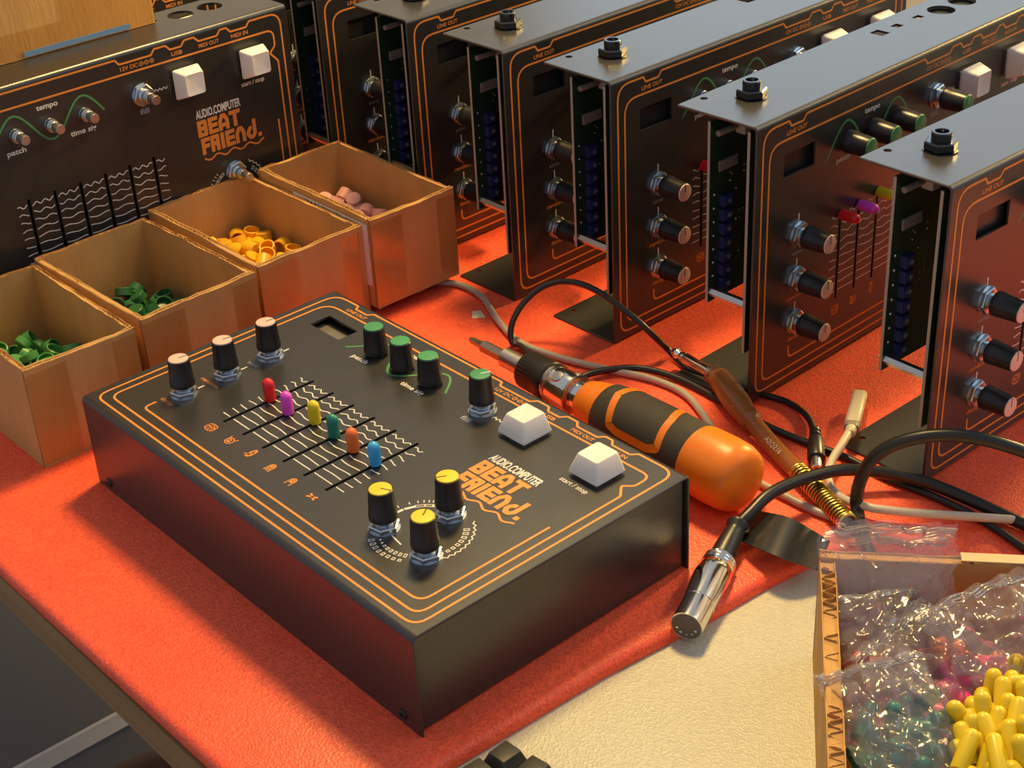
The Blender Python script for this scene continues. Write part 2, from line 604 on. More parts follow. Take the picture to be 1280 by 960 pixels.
def orange_mesh():
    mb = MB()
    z = D + .07
    y0, y1 = 151.6, 148.6
    top = [(24.7, y0), (26.6, y1), (36.2, y1), (38.6, y0), (140.2, y0), (142.4, y1), (163.5, y1), (166, y0), (173.6, y0), (176.4, y1), (184, y1), (186.4, y0), (193, y0), (196, y1), (209, y1), (211.4, y0), (215.8, y0), (218.6, y1), (229.8, y1), (232.4, y0)]
    o = [(5.2, 5.4, 7), (5.2, y0, 9)] + [(a, b, 1.0) for a, b in top] + [(254.6, y0, 8), (254.6, 5.4, 7)]
    mb.ribbon(fillet(o, 6, True), 1.15, z, True, S)
    i = [(10.4, 10.6, 6), (10.4, 142.3, 9), (248.6, 142.3, 8.5), (248.6, 132.2, 3), (244.4, 128.4, 1.2), (249.7, 122.4, 2), (249.7, 10.6, 6)]
    mb.ribbon(fillet(i, 6, True), 1.15, z, True, S)
    t = [(32.2, 23.5), (32.2, 16.4, 5), (244.4, 16.4, 6), (244.4, 86)]
    mb.ribbon(fillet(t, 5), 1.15, z, False, S)
    tb = .012
    for s_, x, w_ in (('LINE OUT', 23.4, 16), ('12V DC', 142.6, 11.5), ('USB', 176.8, 7.4), ('MIDI OUT', 195.6, 14.2), ('MIDI IN', 218.6, 12)):
        text(mb, s_, x, 144.4, 2.3, w_, z, S, tb)
    for k, cx in enumerate((156.4, 160, 163.6)):
        mb.ribbon(circ(cx, 145.5, 1.15, 14), .4, z, True, S)
        mb.ribbon([(cx - .55, 145.5), (cx + .55, 145.5)], .35, z, False, S)
        if k == 2:
            mb.ribbon([(cx, 144.95), (cx, 146.05)], .35, z, False, S)
        if k:
            mb.ribbon([(cx - 2.4, 145.5), (cx - 1.2, 145.5)], .35, z, False, S)
    text(mb, 'decay', 36, 26.2, 2.5, 9.5, z, S, .006, 0, True)
    text(mb, 'random', 36, 50.6, 2.5, 14.0, z, S, .006, 0, True)
    # BEAT FRIEND.
    st = 2.55
    G = {'B': (6.9, [[(0, -.162), (0, 1.162)], [(0, 1), (1, 1, 2.2), (1, .5, 2.2), (0, .5)], [(0, .5), (1, .5, 2.2), (1, 0, 2.2), (0, 0)]]),
         'E': (6.4, [[(1.44, 1), (0, 1, .1), (0, 0, .1), (1.44, 0)], [(0, .5), (1.35, .5)]]),
         'A': (7.6, [[(0, -.162), (0, .62, 4), (.34, 1, 4), (.66, 1, 4), (1, .62, 4), (1, -.162)], [(0, .25), (1, .25)]]),
         'T': (7.4, [[(-.34, 1), (1.34, 1)], [(.5, 1), (.5, -.162)]]),
         'F': (5.8, [[(1.53, 1), (0, 1, .1), (0, -.162)], [(0, .5), (1.4, .5)]]),
         'R': (6.4, [[(0, -.162), (0, 1.162)], [(0, 1), (1, 1, 3), (1, .5, 2), (0, .5)], [(.55, .5), (1, .3, .5), (1, -.162)]]),
         'I': (2.9, [[(.5, -.162), (.5, 1.162)]]),
         'n': (7.4, [[(0, -.162), (0, .62, 4), (.34, 1, 4), (.66, 1, 4), (1, .62, 4), (1, -.162)]]),
         'd': (7.4, [[(1, 1.40), (1, .25, 3), (.7, 0, 3), (.3, 0, 3), (0, .25, 3), (0, .45, 3), (.3, .72, 3), (.6, .72)]])}

    def word(s_, x, y, h):
        nz = [0]
        for c in s_:
            if c == '.':
                mb.ribbon([(x + .3, y + 1.2), (x + 2.8, y + 1.2)], 2.5, z, False, S)
                continue
            w_, sts = G[c]
            iw = max(.01, w_ - st)
            ih = h - st
            for pl in sts:
                q = [(x + st / 2 + p[0] * iw, y + st / 2 + p[1] * ih, p[2] if len(p) > 2 else .1) for p in pl]
                for a, b in zip(q[:-1], q[1:]):
                    nz[0] += 1
                    mb.ribbon([a[:2], b[:2]], st, z + .003 * nz[0], False, S)
                for a in q[1:-1]:
                    nz[0] += 1
                    zz = z + .003 * nz[0]
                    if a[2] > 1:
                        mb.add([(px, py, zz) for px, py in circ(a[0], a[1], st / 2, 16)], [tuple(range(16))], S)
                    else:
                        mb.ribbon([(a[0] - st / 2, a[1]), (a[0] + st / 2, a[1])], st, zz, False, S)
            x += w_ + .75
        return x

    word('BEAT', 186.2, 90.6, 10.4)
    word('FRIEnd.', 187.2, 79.2, 10.4)
    mb.ribbon([(188 + t * 44, 76.2 + 1.15 * math.sin(t * 7.6 * math.pi + 2.6)) for t in [k / 60 for k in range(61)]], 1.1, z, False, S)
    # six small instrument icons under the faders
    for k, u in enumerate(SL_U):
        v = 29.4
        L = lambda pts, cl=False, w_=.5: mb.ribbon([(u + a, v + b) for a, b in pts], w_, z, cl, S)
        el = lambda cx, cy, rx, ry, n=14: [(cx + rx * math.cos(2 * math.pi * i / n), cy + ry * math.sin(2 * math.pi * i / n)) for i in range(n)]
        if k == 0:
            L(el(0, 1.3, 3, 1.3), True); L([(-3, 1.3), (-3, -1.5), (-1.5, -2.6), (1.5, -2.6), (3, -1.5), (3, 1.3)])
            for a in (-1.6, 0, 1.6): L([(a, .1), (a, -2.6)], False, .4)
            L([(-2.2, .2), (0, 1.8), (2.2, .6)], False, .4)
        elif k == 1:
            L(el(0, -.4, 2.3, 2.3), True); L([(-2, 1), (-2.6, 3)]); L([(1.8, 1.2), (3.2, 2.6)]); L(el(-.5, 0, .9, .9, 10), True, .5); L([(-1.6, -1.6), (1.4, -1.2)], False, .5)
        elif k == 2:
            L(el(.2, .8, 1.1, 2.9), True, .9); L([(-2.6, -1.6), (2, 1.9)]); L([(-1, -2.4), (-.6, 0)])
        elif k in (3, 4):
            L([(-1.6, -2.8), (-1.6, .8), (-1.2, 2.2), (0, 2.9), (1.2, 2.2), (1.6, .8), (1.6, -2.8)], False, .6); L(el(0, 1.0, .8, .8, 10), True, .7)
            if k == 3: L([(-.5, -2.6), (-.5, -.6)]); L([(.5, -2.6), (.5, -.6)]); L([(-1.6, -.7), (1.6, -.7)])
            else: L([(-1.6, -.4), (1.6, -.4)], False, .6)
        else:
            L([(-2.6, -1.6), (2.6, 1.0)], False, 1.0); L([(-2.6, 1.0), (2.6, -1.4)], False, 1.0)
    return mb.mesh('orange_print', ORANGE, 0)


def white_mesh():
    mb = MB()
    z = D + .07
    text(mb, 'patch', 71.4, 116.2, 3.0, 11.5, z, S, .018, 0, True)
    text(mb, 'tempo', 94.4, 136.6, 3.0, 13.2, z, S, .018, 0, True)
    text(mb, 'time sig', 113.2, 116.2, 3.0, 16.5, z, S, .018, 0, True)
    text(mb, 'start / stop', 229.4, 113.2, 2.7, 16.6, z, S, .014, 0, True)
    text(mb, 'AUDIO.COMPUTER', 186.4, 102.4, 5.0, 32, z, S, .026)
    return mb.mesh('lettering', WHITE, 0)


def scale_mesh():
    mb = MB()
    z = D + .07
    for u, v in PINK:
        mb.ribbon([(u, v + 6), (u, v + 11.4)], .9, z, False, S)
    mb.ribbon([(161.5 + k * 1.35, 127.4 + (.7 if k % 2 else -.7)) for k in range(8)], .5, z, False, S)
    # fader scale
    rows = 10
    for r in range(rows):
        v = 41 + r * 4.9
        wl = 22 - 1.85 * r
        am = .12 + r * .085 if r else 0
        edges = [64.6] + SL_U + [161]
        for a, b in zip(edges[:-1], edges[1:]):
            a2 = a + (1.5 if a in SL_U else 0)
            b2 = b - (1.5 if b in SL_U else 0)
            n = max(2, int((b2 - a2) / .7)) if r else 1
            mb.ribbon([(a2 + (b2 - a2) * k / n, v + am * math.sin(2 * math.pi * (a2 + (b2 - a2) * k / n) / wl)) for k in range(n + 1)], .55, z, False, S)
    return mb.mesh('fader_scale', WHITE, 0)


def dial_mesh():
    mb = MB()
    z = D + .07
    cx, cy = 208, 47
    P = lambda r, a: (cx + r * math.cos(math.radians(a)), cy + r * math.sin(math.radians(a)))

    def dash(r, a, lr, lt, hollow):
        p = []
        for (sr, sa) in ((-1, -1), (1, -1), (1, 1), (-1, 1)):
            p.append(P(r + sr * lr / 2, a + sa * math.degrees(lt / 2 / r)))
        if hollow:
            mb.ribbon(p, .4, z, True, S)
        else:
            mb.add([(x, y, z) for x, y in p], [(0, 1, 2, 3)], S)
    for k in range(8):
        a = -118 + k * 7.6
        dash(21.6, a, 2.3 - .15 * k, 1.2, True)
        dash(18.0, a + 3, .9 + .17 * k, 1.0, k > 1)
    for k in range(9):
        a = -22 + k * 8.6
        dash(18.6, a, .9 + .17 * k, 1.3, k > 1)
    mb.ribbon([P(22 + .55 * (1 if k % 2 else -1), -24 + k * 4.1) for k in range(22)], .5, z, False, S)
    for a, lt in ((176, 5.5), (158, 5), (144, 4), (132, 3.2), (122, 2.4)):
        dash(18.4, a, 1.4, lt, lt < 4.5)
    for a in (170, 156, 146, 139, 133, 128):
        mb.ribbon([P(20.6, a), P(22.4, a)], .45, z, False, S)
    for (u, v), (du, dv) in zip(YEL, ((9.5, -1.6), (-1.5, -9), (-6, 8.5))):
        mb.ribbon([(u + du * .62, v + dv * .62), (u + du * 1.5, v + dv * 1.5)], .7, z, False, S)
    return mb.mesh('dial_print', WHITE, 0)


def green_mesh():
    mb = MB()
    mb.ribbon([(55.6 + k * .8, 128 + 9.6 * math.cos(2 * math.pi * (55.6 + k * .8 - 73) / 43)) for k in range(92)], 1.15, D + .075, False, S)
    return mb.mesh('green_print', GREENP, 0)


def fill_mesh():
    mb = MB()
    text(mb, 'fill', 153.4, 116, 3.2, 6.0, D + .07, S, .016, 0, True)
    text(mb, 'tone', 36, 76, 2.3, 8, D + .07, S, .004, 0, True)
    return mb.mesh('grey_print', GREYP, 0)


def nut_mesh():
    mb = MB()
    mb.lathe([(6.9, 0), (6.9, .6)], 24, S)
    hexr = lambda r, z: [(r * math.cos(math.radians(60 * k + 10)), r * math.sin(math.radians(60 * k + 10)), z) for k in range(6)]
    mb.loft([hexr(6.7, .6), hexr(6.9, .8), hexr(6.9, 2.6), hexr(6.3, 3.0)], S)
    mb.lathe([(3.9, 2.8), (3.9, 3.2), (3.6, 3.4), (3.9, 3.7), (3.6, 4.0), (3.9, 4.3), (3.6, 4.6), (3.9, 5.0), (3.9, 7.2)], 20, S)
    return mb.mesh('nut', STEEL, 30)


def knob_mesh():
    mb = MB()
    # 20-odd flutes, wide skirt tapering to the cap
    mb.lathe([(5.2, 0), (6.15, .25), (6.2, 2.6), (5.95, 3.6), (5.35, 13.0), (5.2, 13.9), (4.85, 14.25)], 44, S, flute=.28, flute_rng=(3, 4))
    return mb.mesh('knob', KNOB, 35)


def cap_mesh(c):
    mb = MB()
    mb.lathe([(4.9, 13.6), (4.95, 14.3), (4.75, 14.65), (4.2, 14.75), (0.01, 14.75)], 28, S)
    return mb.mesh('cap', CAPC[c], 35)


def pointer_mesh(white):
    mb = MB()
    mb.box((-.28, .2, 14.7), (.28, 5.0, 14.82), S)
    return mb.mesh('pointer', WHITE if white else INK, 0)


def shaft_mesh():
    mb = MB()
    mb.lathe([(3.0, 4), (3.0, 9), (2.7, 9.3), (2.7, 10), (3.0, 10.3), (3.0, 15.4), (2.6, 16)], 26, S, flute=.25, flute_rng=(4, 5))
    return mb.mesh('shaft', mat('bare_shaft', (.72, .70, .66), .3, 1.0), 30)


def sleeve_profile(h=11.6, r=3.05):
    return [(r * .96, 0), (r, .5), (r, h - r)] + [(r * math.cos(math.radians(a)), h - r + r * math.sin(math.radians(a))) for a in (20, 40, 60, 78)] + [(.05, h)]


def fader_cap_mesh(c):
    mb = MB()
    mb.lathe(sleeve_profile(), 20, S @ Matrix.Translation((0, 0, .6)), sy=.92)
    mb.box((-.7, -1.6, -3), (.7, 1.6, .8), S)
    return mb.mesh('fader_cap', SLV[c], 50)


def key_mesh():
    mb = MB()
    rings = [rrect(17.6, 17.6, 1.0, 1.8), rrect(18.1, 18.1, 1.2, 2.1), rrect(17.4, 17.5, 1.2, 3.6), rrect(13.0, 13.6, 1.5, 10.6, cy=.7), rrect(12.3, 12.9, 1.5, 11.1, cy=.7), rrect(10.6, 11.4, 1.4, 10.95, cy=.7), rrect(6, 7, 1.2, 10.6, cy=.7)]
    mb.loft(rings, S)
    mb.box((-7, -7, -1), (7, 7, 1.9), S)
    return mb.mesh('key_cap', KEYC, 40)


def side_mesh():
    mb = MB()
    mb.loft([[(a, b, c) for a, b, c in [(x, p[0] + H / 2, p[1] + D / 2 - .5) for p in rrect(H - 2 * TH - 2.2, D - TH - 2.0, 1.2, 0, 3)]] for x in (-.6, .6)], S)
    return mb.mesh('side_panel', BLACK, 40)


def bottom_mesh():
    mb = MB()
    mb.box((3.8, TH + .5, .3), (W - 3.8, H - TH - .5, 1.4), S)
    return mb.mesh('bottom_panel', BLACK, 0)


def display_mesh():
    mb = MB()
    mb.box((20, 118, D - 5.6), (49, 137, D - 4.4), S)
    return mb.mesh('display', GLASS, 0)


def bezel_mesh():
    mb = MB()
    mb.box((20, 132, D - 4.4), (49, 137, D - 4.2), S)
    mb.box((44.6, 118, D - 4.4), (49, 132, D - 4.2), S)
    return mb.mesh('display_bezel', KNOB, 0)


def board_mesh(w0, v0, v1, u0, u1):
    mb = MB()
    mb.box((u0 + .12, v0, w0), (u1, v1, w0 + 1.6), S)
    return mb.mesh('circuit_board', PCB, 0)


def edge_mesh(w0, v0, v1, u0):
    mb = MB()
    mb.box((u0, v0, w0), (u0 + .12, v1, w0 + 1.6), S)
    return mb.mesh('board_edge', PCBEDGE, 0)


def pot_mesh():
    mb = MB()
    mb.box((-3.2, -3.0, 0), (3.2, 3.0, 3.4), S)
    mb.lathe([(2.6, 3.6), (2.6, 4.3), (1.5, 4.3), (1.4, 3.9)], 12, S)
    return mb.mesh('trimmer', BLUEP, 30)


def pot_screw_mesh():
    mb = MB()
    mb.lathe([(1.3, 3.9), (1.3, 4.5)], 10, S)
    return mb.mesh('trimmer_screw', mat('trimmer_screw_metal', (.35, .35, .4), .3, .6), 30)


def dots_mesh(seed, w0):
    rnd = random.Random(seed)
    mb = MB()
    pts = [(6.2, 57 + 7.6 * k) for k in range(8)]
    pts += [(rnd.choice((18, 19.5, 21, 23, 26, 29)), rnd.uniform(70, 124)) for k in range(26)]
    for u, v in pts:
        r = .8 if u < 10 else .45
        mb.lathe([(r, 0), (r * .8, .4), (.05, .55)], 6, S @ Matrix.Translation((u, v, w0 + 1.6)))
    return mb.mesh('solder_points', SOLDER, 40)


def standoff_mesh():
    mb = MB()
    hexr = lambda r, z: [(r * math.cos(math.radians(60 * k)), r * math.sin(math.radians(60 * k)), z) for k in range(6)]
    mb.loft([hexr(2.6, 0), hexr(2.6, 23.6)], S)
    mb.lathe([(1.6, -3.2), (1.6, 0)], 10, S)
    return mb.mesh('standoff', mat('nickel_standoff', (.62, .60, .56), .32, 1.0), 20)


def jack_nut_mesh():
    mb = MB()
    hexr = lambda r, z: [(r * math.cos(math.radians(60 * k + 22)), r * math.sin(math.radians(60 * k + 22)), z) for k in range(6)]
    mb.lathe([(8.3, 0), (8.3, .5)], 24, S)
    mb.loft([hexr(7.6, .5), hexr(7.9, .9), hexr(7.9, 3.9), hexr(7.2, 4.5)], S)
    return mb.mesh('jack_nut', DARKNUT, 20)


def jack_bush_mesh():
    mb = MB()
    mb.lathe([(4.7, 4.4), (4.7, 8.4), (4.3, 8.9), (3.3, 8.9), (3.1, 8.4), (3.1, 2.0)], 24, S, cap0=False)
    return mb.mesh('jack_bushing', DARKNUT, 30)


def socket_mesh():
    mb = MB()
    mb.lathe([(7.9, 0), (7.9, -2.6), (6.6, -2.6), (6.6, -2.2)], 24, S, cap0=False)
    mb.lathe([(6.0, -2.4), (6.0, -1.2), (5.6, -1.0)], 20, S)
    return mb.mesh('socket', mat('socket_plastic', (.02, .02, .02), .4), 30)


def screw_mesh():
    mb = MB()
    mb.lathe([(2.6, 0), (2.5, .5), (1.9, .9), (1.1, .9), (1.0, .3)], 14, S)
    return mb.mesh('screw', KNOB, 35)


ROT_BACK = Matrix(((1, 0, 0, 0), (0, 0, 1, 0), (0, -1, 0, 0), (0, 0, 0, 1)))    # local z -> +v, local y -> -w


def drum_machine(label, loc, yaw=None, knobs=(), shafts=(), pts=None, faders=(), closed=False, boards=True, jack=True, sockets=True, group=None, keys=True):
    root = thing('drum_machine', label, 'drum machine', group=group)
    if yaw is None:
        root.location = loc
    else:
        c, s = math.cos(yaw), math.sin(yaw)
        root.matrix_world = Matrix(((c, 0, s, loc[0]), (s, 0, -c, loc[1]), (0, 1, 0, loc[2]), (0, 0, 0, 1)))
    put('shell', keep('shell', shell_mesh), root)
    put('orange_print', keep('op', orange_mesh), root)['kind'] = 'stuff'
    for nm, fn in (('lettering', white_mesh), ('fader_scale', scale_mesh), ('dial_print', dial_mesh)):
        put(nm, keep(nm, fn), root)['kind'] = 'stuff'
    put('green_print', keep('gp', green_mesh), root)
    put('grey_print', keep('fp', fill_mesh), root)['kind'] = 'stuff'
    if closed:
        dsp = put('display', keep('dsp', display_mesh), root)
        put('display_bezel', keep('bez', bezel_mesh), dsp)
    else:
        put('display', keep('dsd', lambda: MB().box((20, 118, D - 4.6), (49, 137, D - 3.4), S).mesh('display', KNOB, 0)), root)
    pts = pts or {}
    for i, (col, (u, v)) in enumerate([('pink', p) for p in PINK] + [('green', p) for p in GRN] + [('green', FILL)] + [('yellow', p) for p in YEL]):
        if i not in knobs and i not in shafts:
            continue
        low = 3 <= i <= 5
        base = Vector((u, v, D - (4.4 if low else 0))) * mm
        put('nut', keep('nut', nut_mesh), root, base)
        if i in knobs:
            k = put('knob', keep('knob', knob_mesh), root, base + Vector((0, 0, 5.6 * mm)))
            put('cap', keep('cap' + col, lambda: cap_mesh(col)), k)
            if not low:
                put('pointer', keep('ptr' + ('w' if col == 'green' else 'b'), lambda: pointer_mesh(col == 'green')), k, rot=(0, 0, math.radians(pts.get(i, 0))))
        else:
            put('shaft', keep('shaft', shaft_mesh), root, base)
    for i, c, v in faders:
        put('fader_cap', keep('fc' + c, lambda: fader_cap_mesh(c)), root, Vector((SL_U[i], v, D)) * mm)
    if keys:
        for u, v in KEYS:
            put('key_cap', keep('key', key_mesh), root, Vector((u, v, D)) * mm)
    if closed:
        for x in (3.0, W - 3.0):
            put('side_panel', keep('side', side_mesh), root, Vector((x, 0, 0)) * mm)
        put('bottom_panel', keep('bot', bottom_mesh), root)
        for u in (12, 248):
            put('screw', keep('screw', screw_mesh), root, Vector((u, -.05, 5)) * mm, (math.radians(90), 0, 0))
    else:
        b = put('circuit_board', keep('brdF', lambda: board_mesh(D - 6.6, 30, 151.5, 1.2, 256)), root)
        put('board_edge', keep('edgF', lambda: edge_mesh(D - 6.6, 30, 151.5, 1.2)), b)
        if boards:
            w0 = 18.0
            b = put('circuit_board', keep('brdB', lambda: board_mesh(w0, 50.5, 150.5, 2.2, 190)), root)
            put('board_edge', keep('edgB', lambda: edge_mesh(w0, 50.5, 150.5, 2.2)), b)
            for k in range(7):
                t = put('trimmer', keep('pot', pot_mesh), b, Vector((13.5, 59 + 7.8 * k, w0 + 1.6)) * mm)
            put('trimmer_screws', keep('pots', lambda: screws_row(w0)), b)
            put('chip', keep('chip', lambda: MB().box((9, 122, w0 + 1.6), (23, 127.5, w0 + 2.6), S).mesh('chip', CHIP, 0)), b)
            put('connector', keep('conn', lambda: MB().box((22, 139, w0 + 1.6), (30, 144, w0 + 7.5), S).mesh('connector', mat('cream_connector', (.55, .45, .34), .45), 0)), b)
            put('capacitor', keep('capc', lambda: MB().lathe([(1.5, -8), (1.6, -7.6), (1.6, -.4), (1.3, 0), (1.6, .4), (1.6, 6), (1.4, 6.4)], 12, S @ Matrix.Translation((14, 143.5, w0 + 3.3)) @ Matrix.Rotation(math.radians(90), 4, 'Y')).mesh('capacitor', mat('capacitor_sleeve', (.25, .21, .17), .4), 30)), b)
            sp = put('solder_points', keep('dots', lambda: dots_mesh(3, w0)), b)
            sp['kind'] = 'stuff'
            put('standoff', keep('stand', standoff_mesh), root, Vector((5.2, 56, w0 + 1.6)) * mm)
        if jack:
            Mj = Matrix.Translation(Vector((31.8, H, 21.0)) * mm) @ Matrix(((1, 0, 0, 0), (0, 0, 1, 0), (0, -1, 0, 0), (0, 0, 0, 1)))
            j = put('jack_nut', keep('jn', jack_nut_mesh), root, M=Mj)
            put('jack_bushing', keep('jb', jack_bush_mesh), j)
            if sockets:
                for u in (206.5, 227.5):
                    put('socket', keep('sock', socket_mesh), root, M=Matrix.Translation(Vector((u, H - TH, 16)) * mm) @ ROT_BACK)
    return root


def screws_row(w0):
    mb = MB()
    for k in range(7):
        mb.lathe([(1.3, 3.9), (1.3, 4.5)], 10, S @ Matrix.Translation((13.5, 59 + 7.8 * k, w0 + 1.6)))
    return mb.mesh('trimmer_screws', mat('trimmer_screw_metal', (.35, .35, .4), .3, .6), 30)


drum_machine('finished black drum machine lying flat with six coloured fader caps', (0, 0, 0), None, knobs=range(10),
             pts={0: -10, 1: -10, 2: -10, 3: 60, 4: 60, 5: 60, 6: -25, 7: -65, 8: 150, 9: 32},
             faders=[(0, 'red', 63), (1, 'magenta', 62), (2, 'yellow', 66), (3, 'teal', 65), (4, 'orange', 64), (5, 'blue', 64)], closed=True)
G = 'half assembled drum machines standing on edge'
YAW = 1.5795
ALLP = (0, 1, 2)
drum_machine('open standing drum machine farthest right, nearest the off white cable plug', (.2455, .2819, 0), 1.5560, knobs=(0, 1, 2, 3, 4, 5, 6), group=G)
drum_machine('open standing drum machine with red, magenta and yellow fader caps', (.1380, .2774, 0), 1.5990, knobs=(0, 1, 2, 3, 4, 5, 6),
             faders=[(0, 'red', 86), (1, 'magenta', 86), (2, 'yellow', 88)], group=G)
drum_machine('open standing drum machine with a single red fader cap showing', (.0398, .2777, 0), 1.5799, knobs=ALLP, shafts=(3, 4, 5, 6), faders=[(0, 'red', 87)], group=G)
drum_machine('open standing drum machine just right of the box of pink caps', (-.0410, .2742, 0), 1.5900, knobs=ALLP, shafts=(3, 4, 5, 6), group=G)
drum_machine('open standing drum machine behind the box of pink caps', (-.1266, .2745, 0), 1.5900, knobs=ALLP, shafts=(3, 4, 5, 6), group=G)
drum_machine('open standing drum machine leftmost of the row, beside the lettered front panel', (-.2075, .268, 0), 1.5879, knobs=ALLP, shafts=(3, 4, 5, 6), group=G)
drum_machine('standing drum machine with full lettered front panel and bare shafts behind the cap boxes', (-.2062, -.0127, 0), 1.5879, shafts=(3, 4, 5, 6, 8), boards=False, jack=False, group=G)
drum_machine('standing drum machine hidden under the upper left carton, seen through round holes', (-.292, -.006, 0), 1.5879, shafts=(3, 4, 5, 6), boards=False, jack=False, group=G)

drum_machine('open standing drum machine in the dark gap right of the lettered front panel', (-.292, .2655, 0), 1.5879, knobs=ALLP, boards=False, jack=False, keys=False, group=G)

#@@OBJECTS@@
# ------------------------------------------------------------------ cardboard boxes with caps
def corr_wall(L, h, t, seed, jit=.0005):
    """corrugated wall along +x, thickness towards +y: two liners and the fluted paper between them"""
    rnd = random.Random(seed)
    mb = MB()
    n = max(4, int(L / .005))
    tops = []
    z = 0
    for i in range(n + 1):
        z = z * .7 + rnd.uniform(-jit, jit)
        tops.append(h + z)
    lt = .0005
    for y0 in (0, t - lt):
        rings = [[(L * i / n, y0, 0), (L * i / n, y0 + lt, 0), (L * i / n, y0 + lt, tops[i] + (rnd.uniform(0, .0007))), (L * i / n, y0, tops[i])] for i in range(n + 1)]
        mb.loft(rings)
    mb.box((.0006, lt * .9, 0), (L - .0006, t - lt * .9, h - .0006))
    per = .0052
    m = int(L / per * 6)
    rings = []
    for i in range(m + 1):
        x = L * i / m
        y = t / 2 + (t / 2 - .0006) * math.sin(2 * math.pi * x / per)
        zt = tops[min(n, int(x / L * n))] - .0004
        rings.append([(x, y - .00022, .0), (x, y + .00022, 0), (x, y + .00022, zt), (x, y - .00022, zt)])
    mb.loft(rings)
    return mb


def open_box(label, x0, x1, y0, y1, h, yaw, seed, name='cardboard_box', cat='box', group=None, t=.003, z=0.0, tape=True):
    cx, cy = (x0 + x1) / 2, (y0 + y1) / 2
    root = thing(name, label, cat, (cx, cy, z), (0, 0, yaw), group)
    w, d = x1 - x0, y1 - y0
    for k, (L, px, py, r) in enumerate(((d, w / 2, -d / 2, 90), (w, w / 2, d / 2, 180), (d, -w / 2, d / 2, 270), (w, -w / 2, -d / 2, 0))):
        trim = t if k % 2 else 0.0
        o = corr_wall(L - 2 * trim, h, t, seed * 10 + k).build('wall', CARD, root, 30)
        o.matrix_local = Matrix.Translation((px, py, 0)) @ Matrix.Rotation(math.radians(r), 4, 'Z') @ Matrix.Translation((trim, 0, 0))
    mb = MB()
    mb.box((-w / 2 + t, -d / 2 + t, .0004), (w / 2 - t, d / 2 - t, .0024))
    mb.build('base', CARD, root)
    if tape:
        e = .00035
        MB().box((w / 2 + e * .4, -d / 2, .002), (w / 2 + e, -d / 2 + d * .36, h - .003)).build('tape', TAPE, root)
        MB().box((w / 2 + e * .4, d / 2 - d * .22, .002), (w / 2 + e, d / 2, h - .003)).build('tape', TAPE, root)
    return root


open_box('leftmost cardboard box holding bright green knob caps', -.141, -.031, -.0135, .049, .0575, .0, 11, group='small boxes of knob caps')
open_box('second cardboard box from the left, almost empty, few dark green caps', -.148, -.036, .0535, .1265, .058, .035, 12, group='small boxes of knob caps')
open_box('cardboard box holding yellow knob caps', -.158, -.042, .1325, .205, .058, .015, 13, group='small boxes of knob caps')
open_box('cardboard box holding pink knob caps, farthest right of the four', -.150, -.035, .2065, .2690, .057, .0, 14, group='small boxes of knob caps', z=.006)
b4 = [o for o in bpy.data.objects if o.get('label', '').startswith('cardboard box holding pink')][0]
for y0 in (-.026, .004):
    MB().add([(-.045, y0, -.0058), (.050, y0, -.0058), (.054, y0 + .022, -.0002), (-.045, y0 + .022, -.0002), (-.045, y0, -.0038), (.050, y0, -.0038), (.054, y0 + .022, .0002), (-.045, y0 + .022, .0002)], [(3, 2, 1, 0), (4, 5, 6, 7), (0, 1, 5, 4), (1, 2, 6, 5), (2, 3, 7, 6), (3, 0, 4, 7)]).build('bottom_flap', CARD, b4)
# printed label with bar code on the side of the pink-cap box
lab = MB().box((-.112, .2058, .02), (-.038, .2062, .0595))
tag(lab.build('barcode_label', mat('label_paper', (.72, .66, .58), .6)), 'white bar code label on the side of the pink cap box', 'label')
bar = MB()
rb = random.Random(4)
x = -.102
while x < -.047:
    wv = rb.choice((.0006, .0011, .0017))
    bar.box((x, .20572, .048), (x + wv, .20579, .0585))
    x += wv + rb.choice((.0007, .0012))
o = bar.build('bar_code', INK)
o.parent = bpy.data.objects['barcode_label']


def cup_mesh(name, r, h, wall, m, n=18):
    mb = MB()
    mb.lathe([(r * .9, 0), (r, .5 * mm), (r, h), (r - wall * .5, h + .0002), (r - wall, h), (r - wall, .0012), (.0001, .0012)], n, None)
    return mb.mesh(name, m, 40)


def pile(n, me, name, label, group, bx, d, cen, sig, seed, zb=.0045, hmax=.027):
    rnd = random.Random(seed)
    P = []
    tries = 0
    while len(P) < n and tries < n * 400:
        tries += 1
        x, y = rnd.uniform(bx[0], bx[1]), rnd.uniform(bx[2], bx[3])
        if rnd.random() > math.exp(-((x - cen[0]) / sig[0]) ** 2 / 2 - ((y - cen[1]) / sig[1]) ** 2 / 2):
            continue
        z = zb
        for (a, b, c) in P:
            q = (a - x) ** 2 + (b - y) ** 2
            if q < d * d:
                z = max(z, c + math.sqrt(d * d - q) * .70)
        if z > hmax:
            continue
        P.append((x, y, z))
        o = put(name, me, None, (x, y, z), None)
        tilt = rnd.choice((.15, .5, 1.1, 1.5, 2.9, 2.6))
        M = Matrix.Translation((x, y, z)) @ Matrix.Rotation(rnd.uniform(0, 6.28), 4, 'Z') @ Matrix.Rotation(tilt, 4, 'X') @ Matrix.Translation((0, 0, -.003))
        o.matrix_world = M
        tag(o, label, 'knob cap', group)


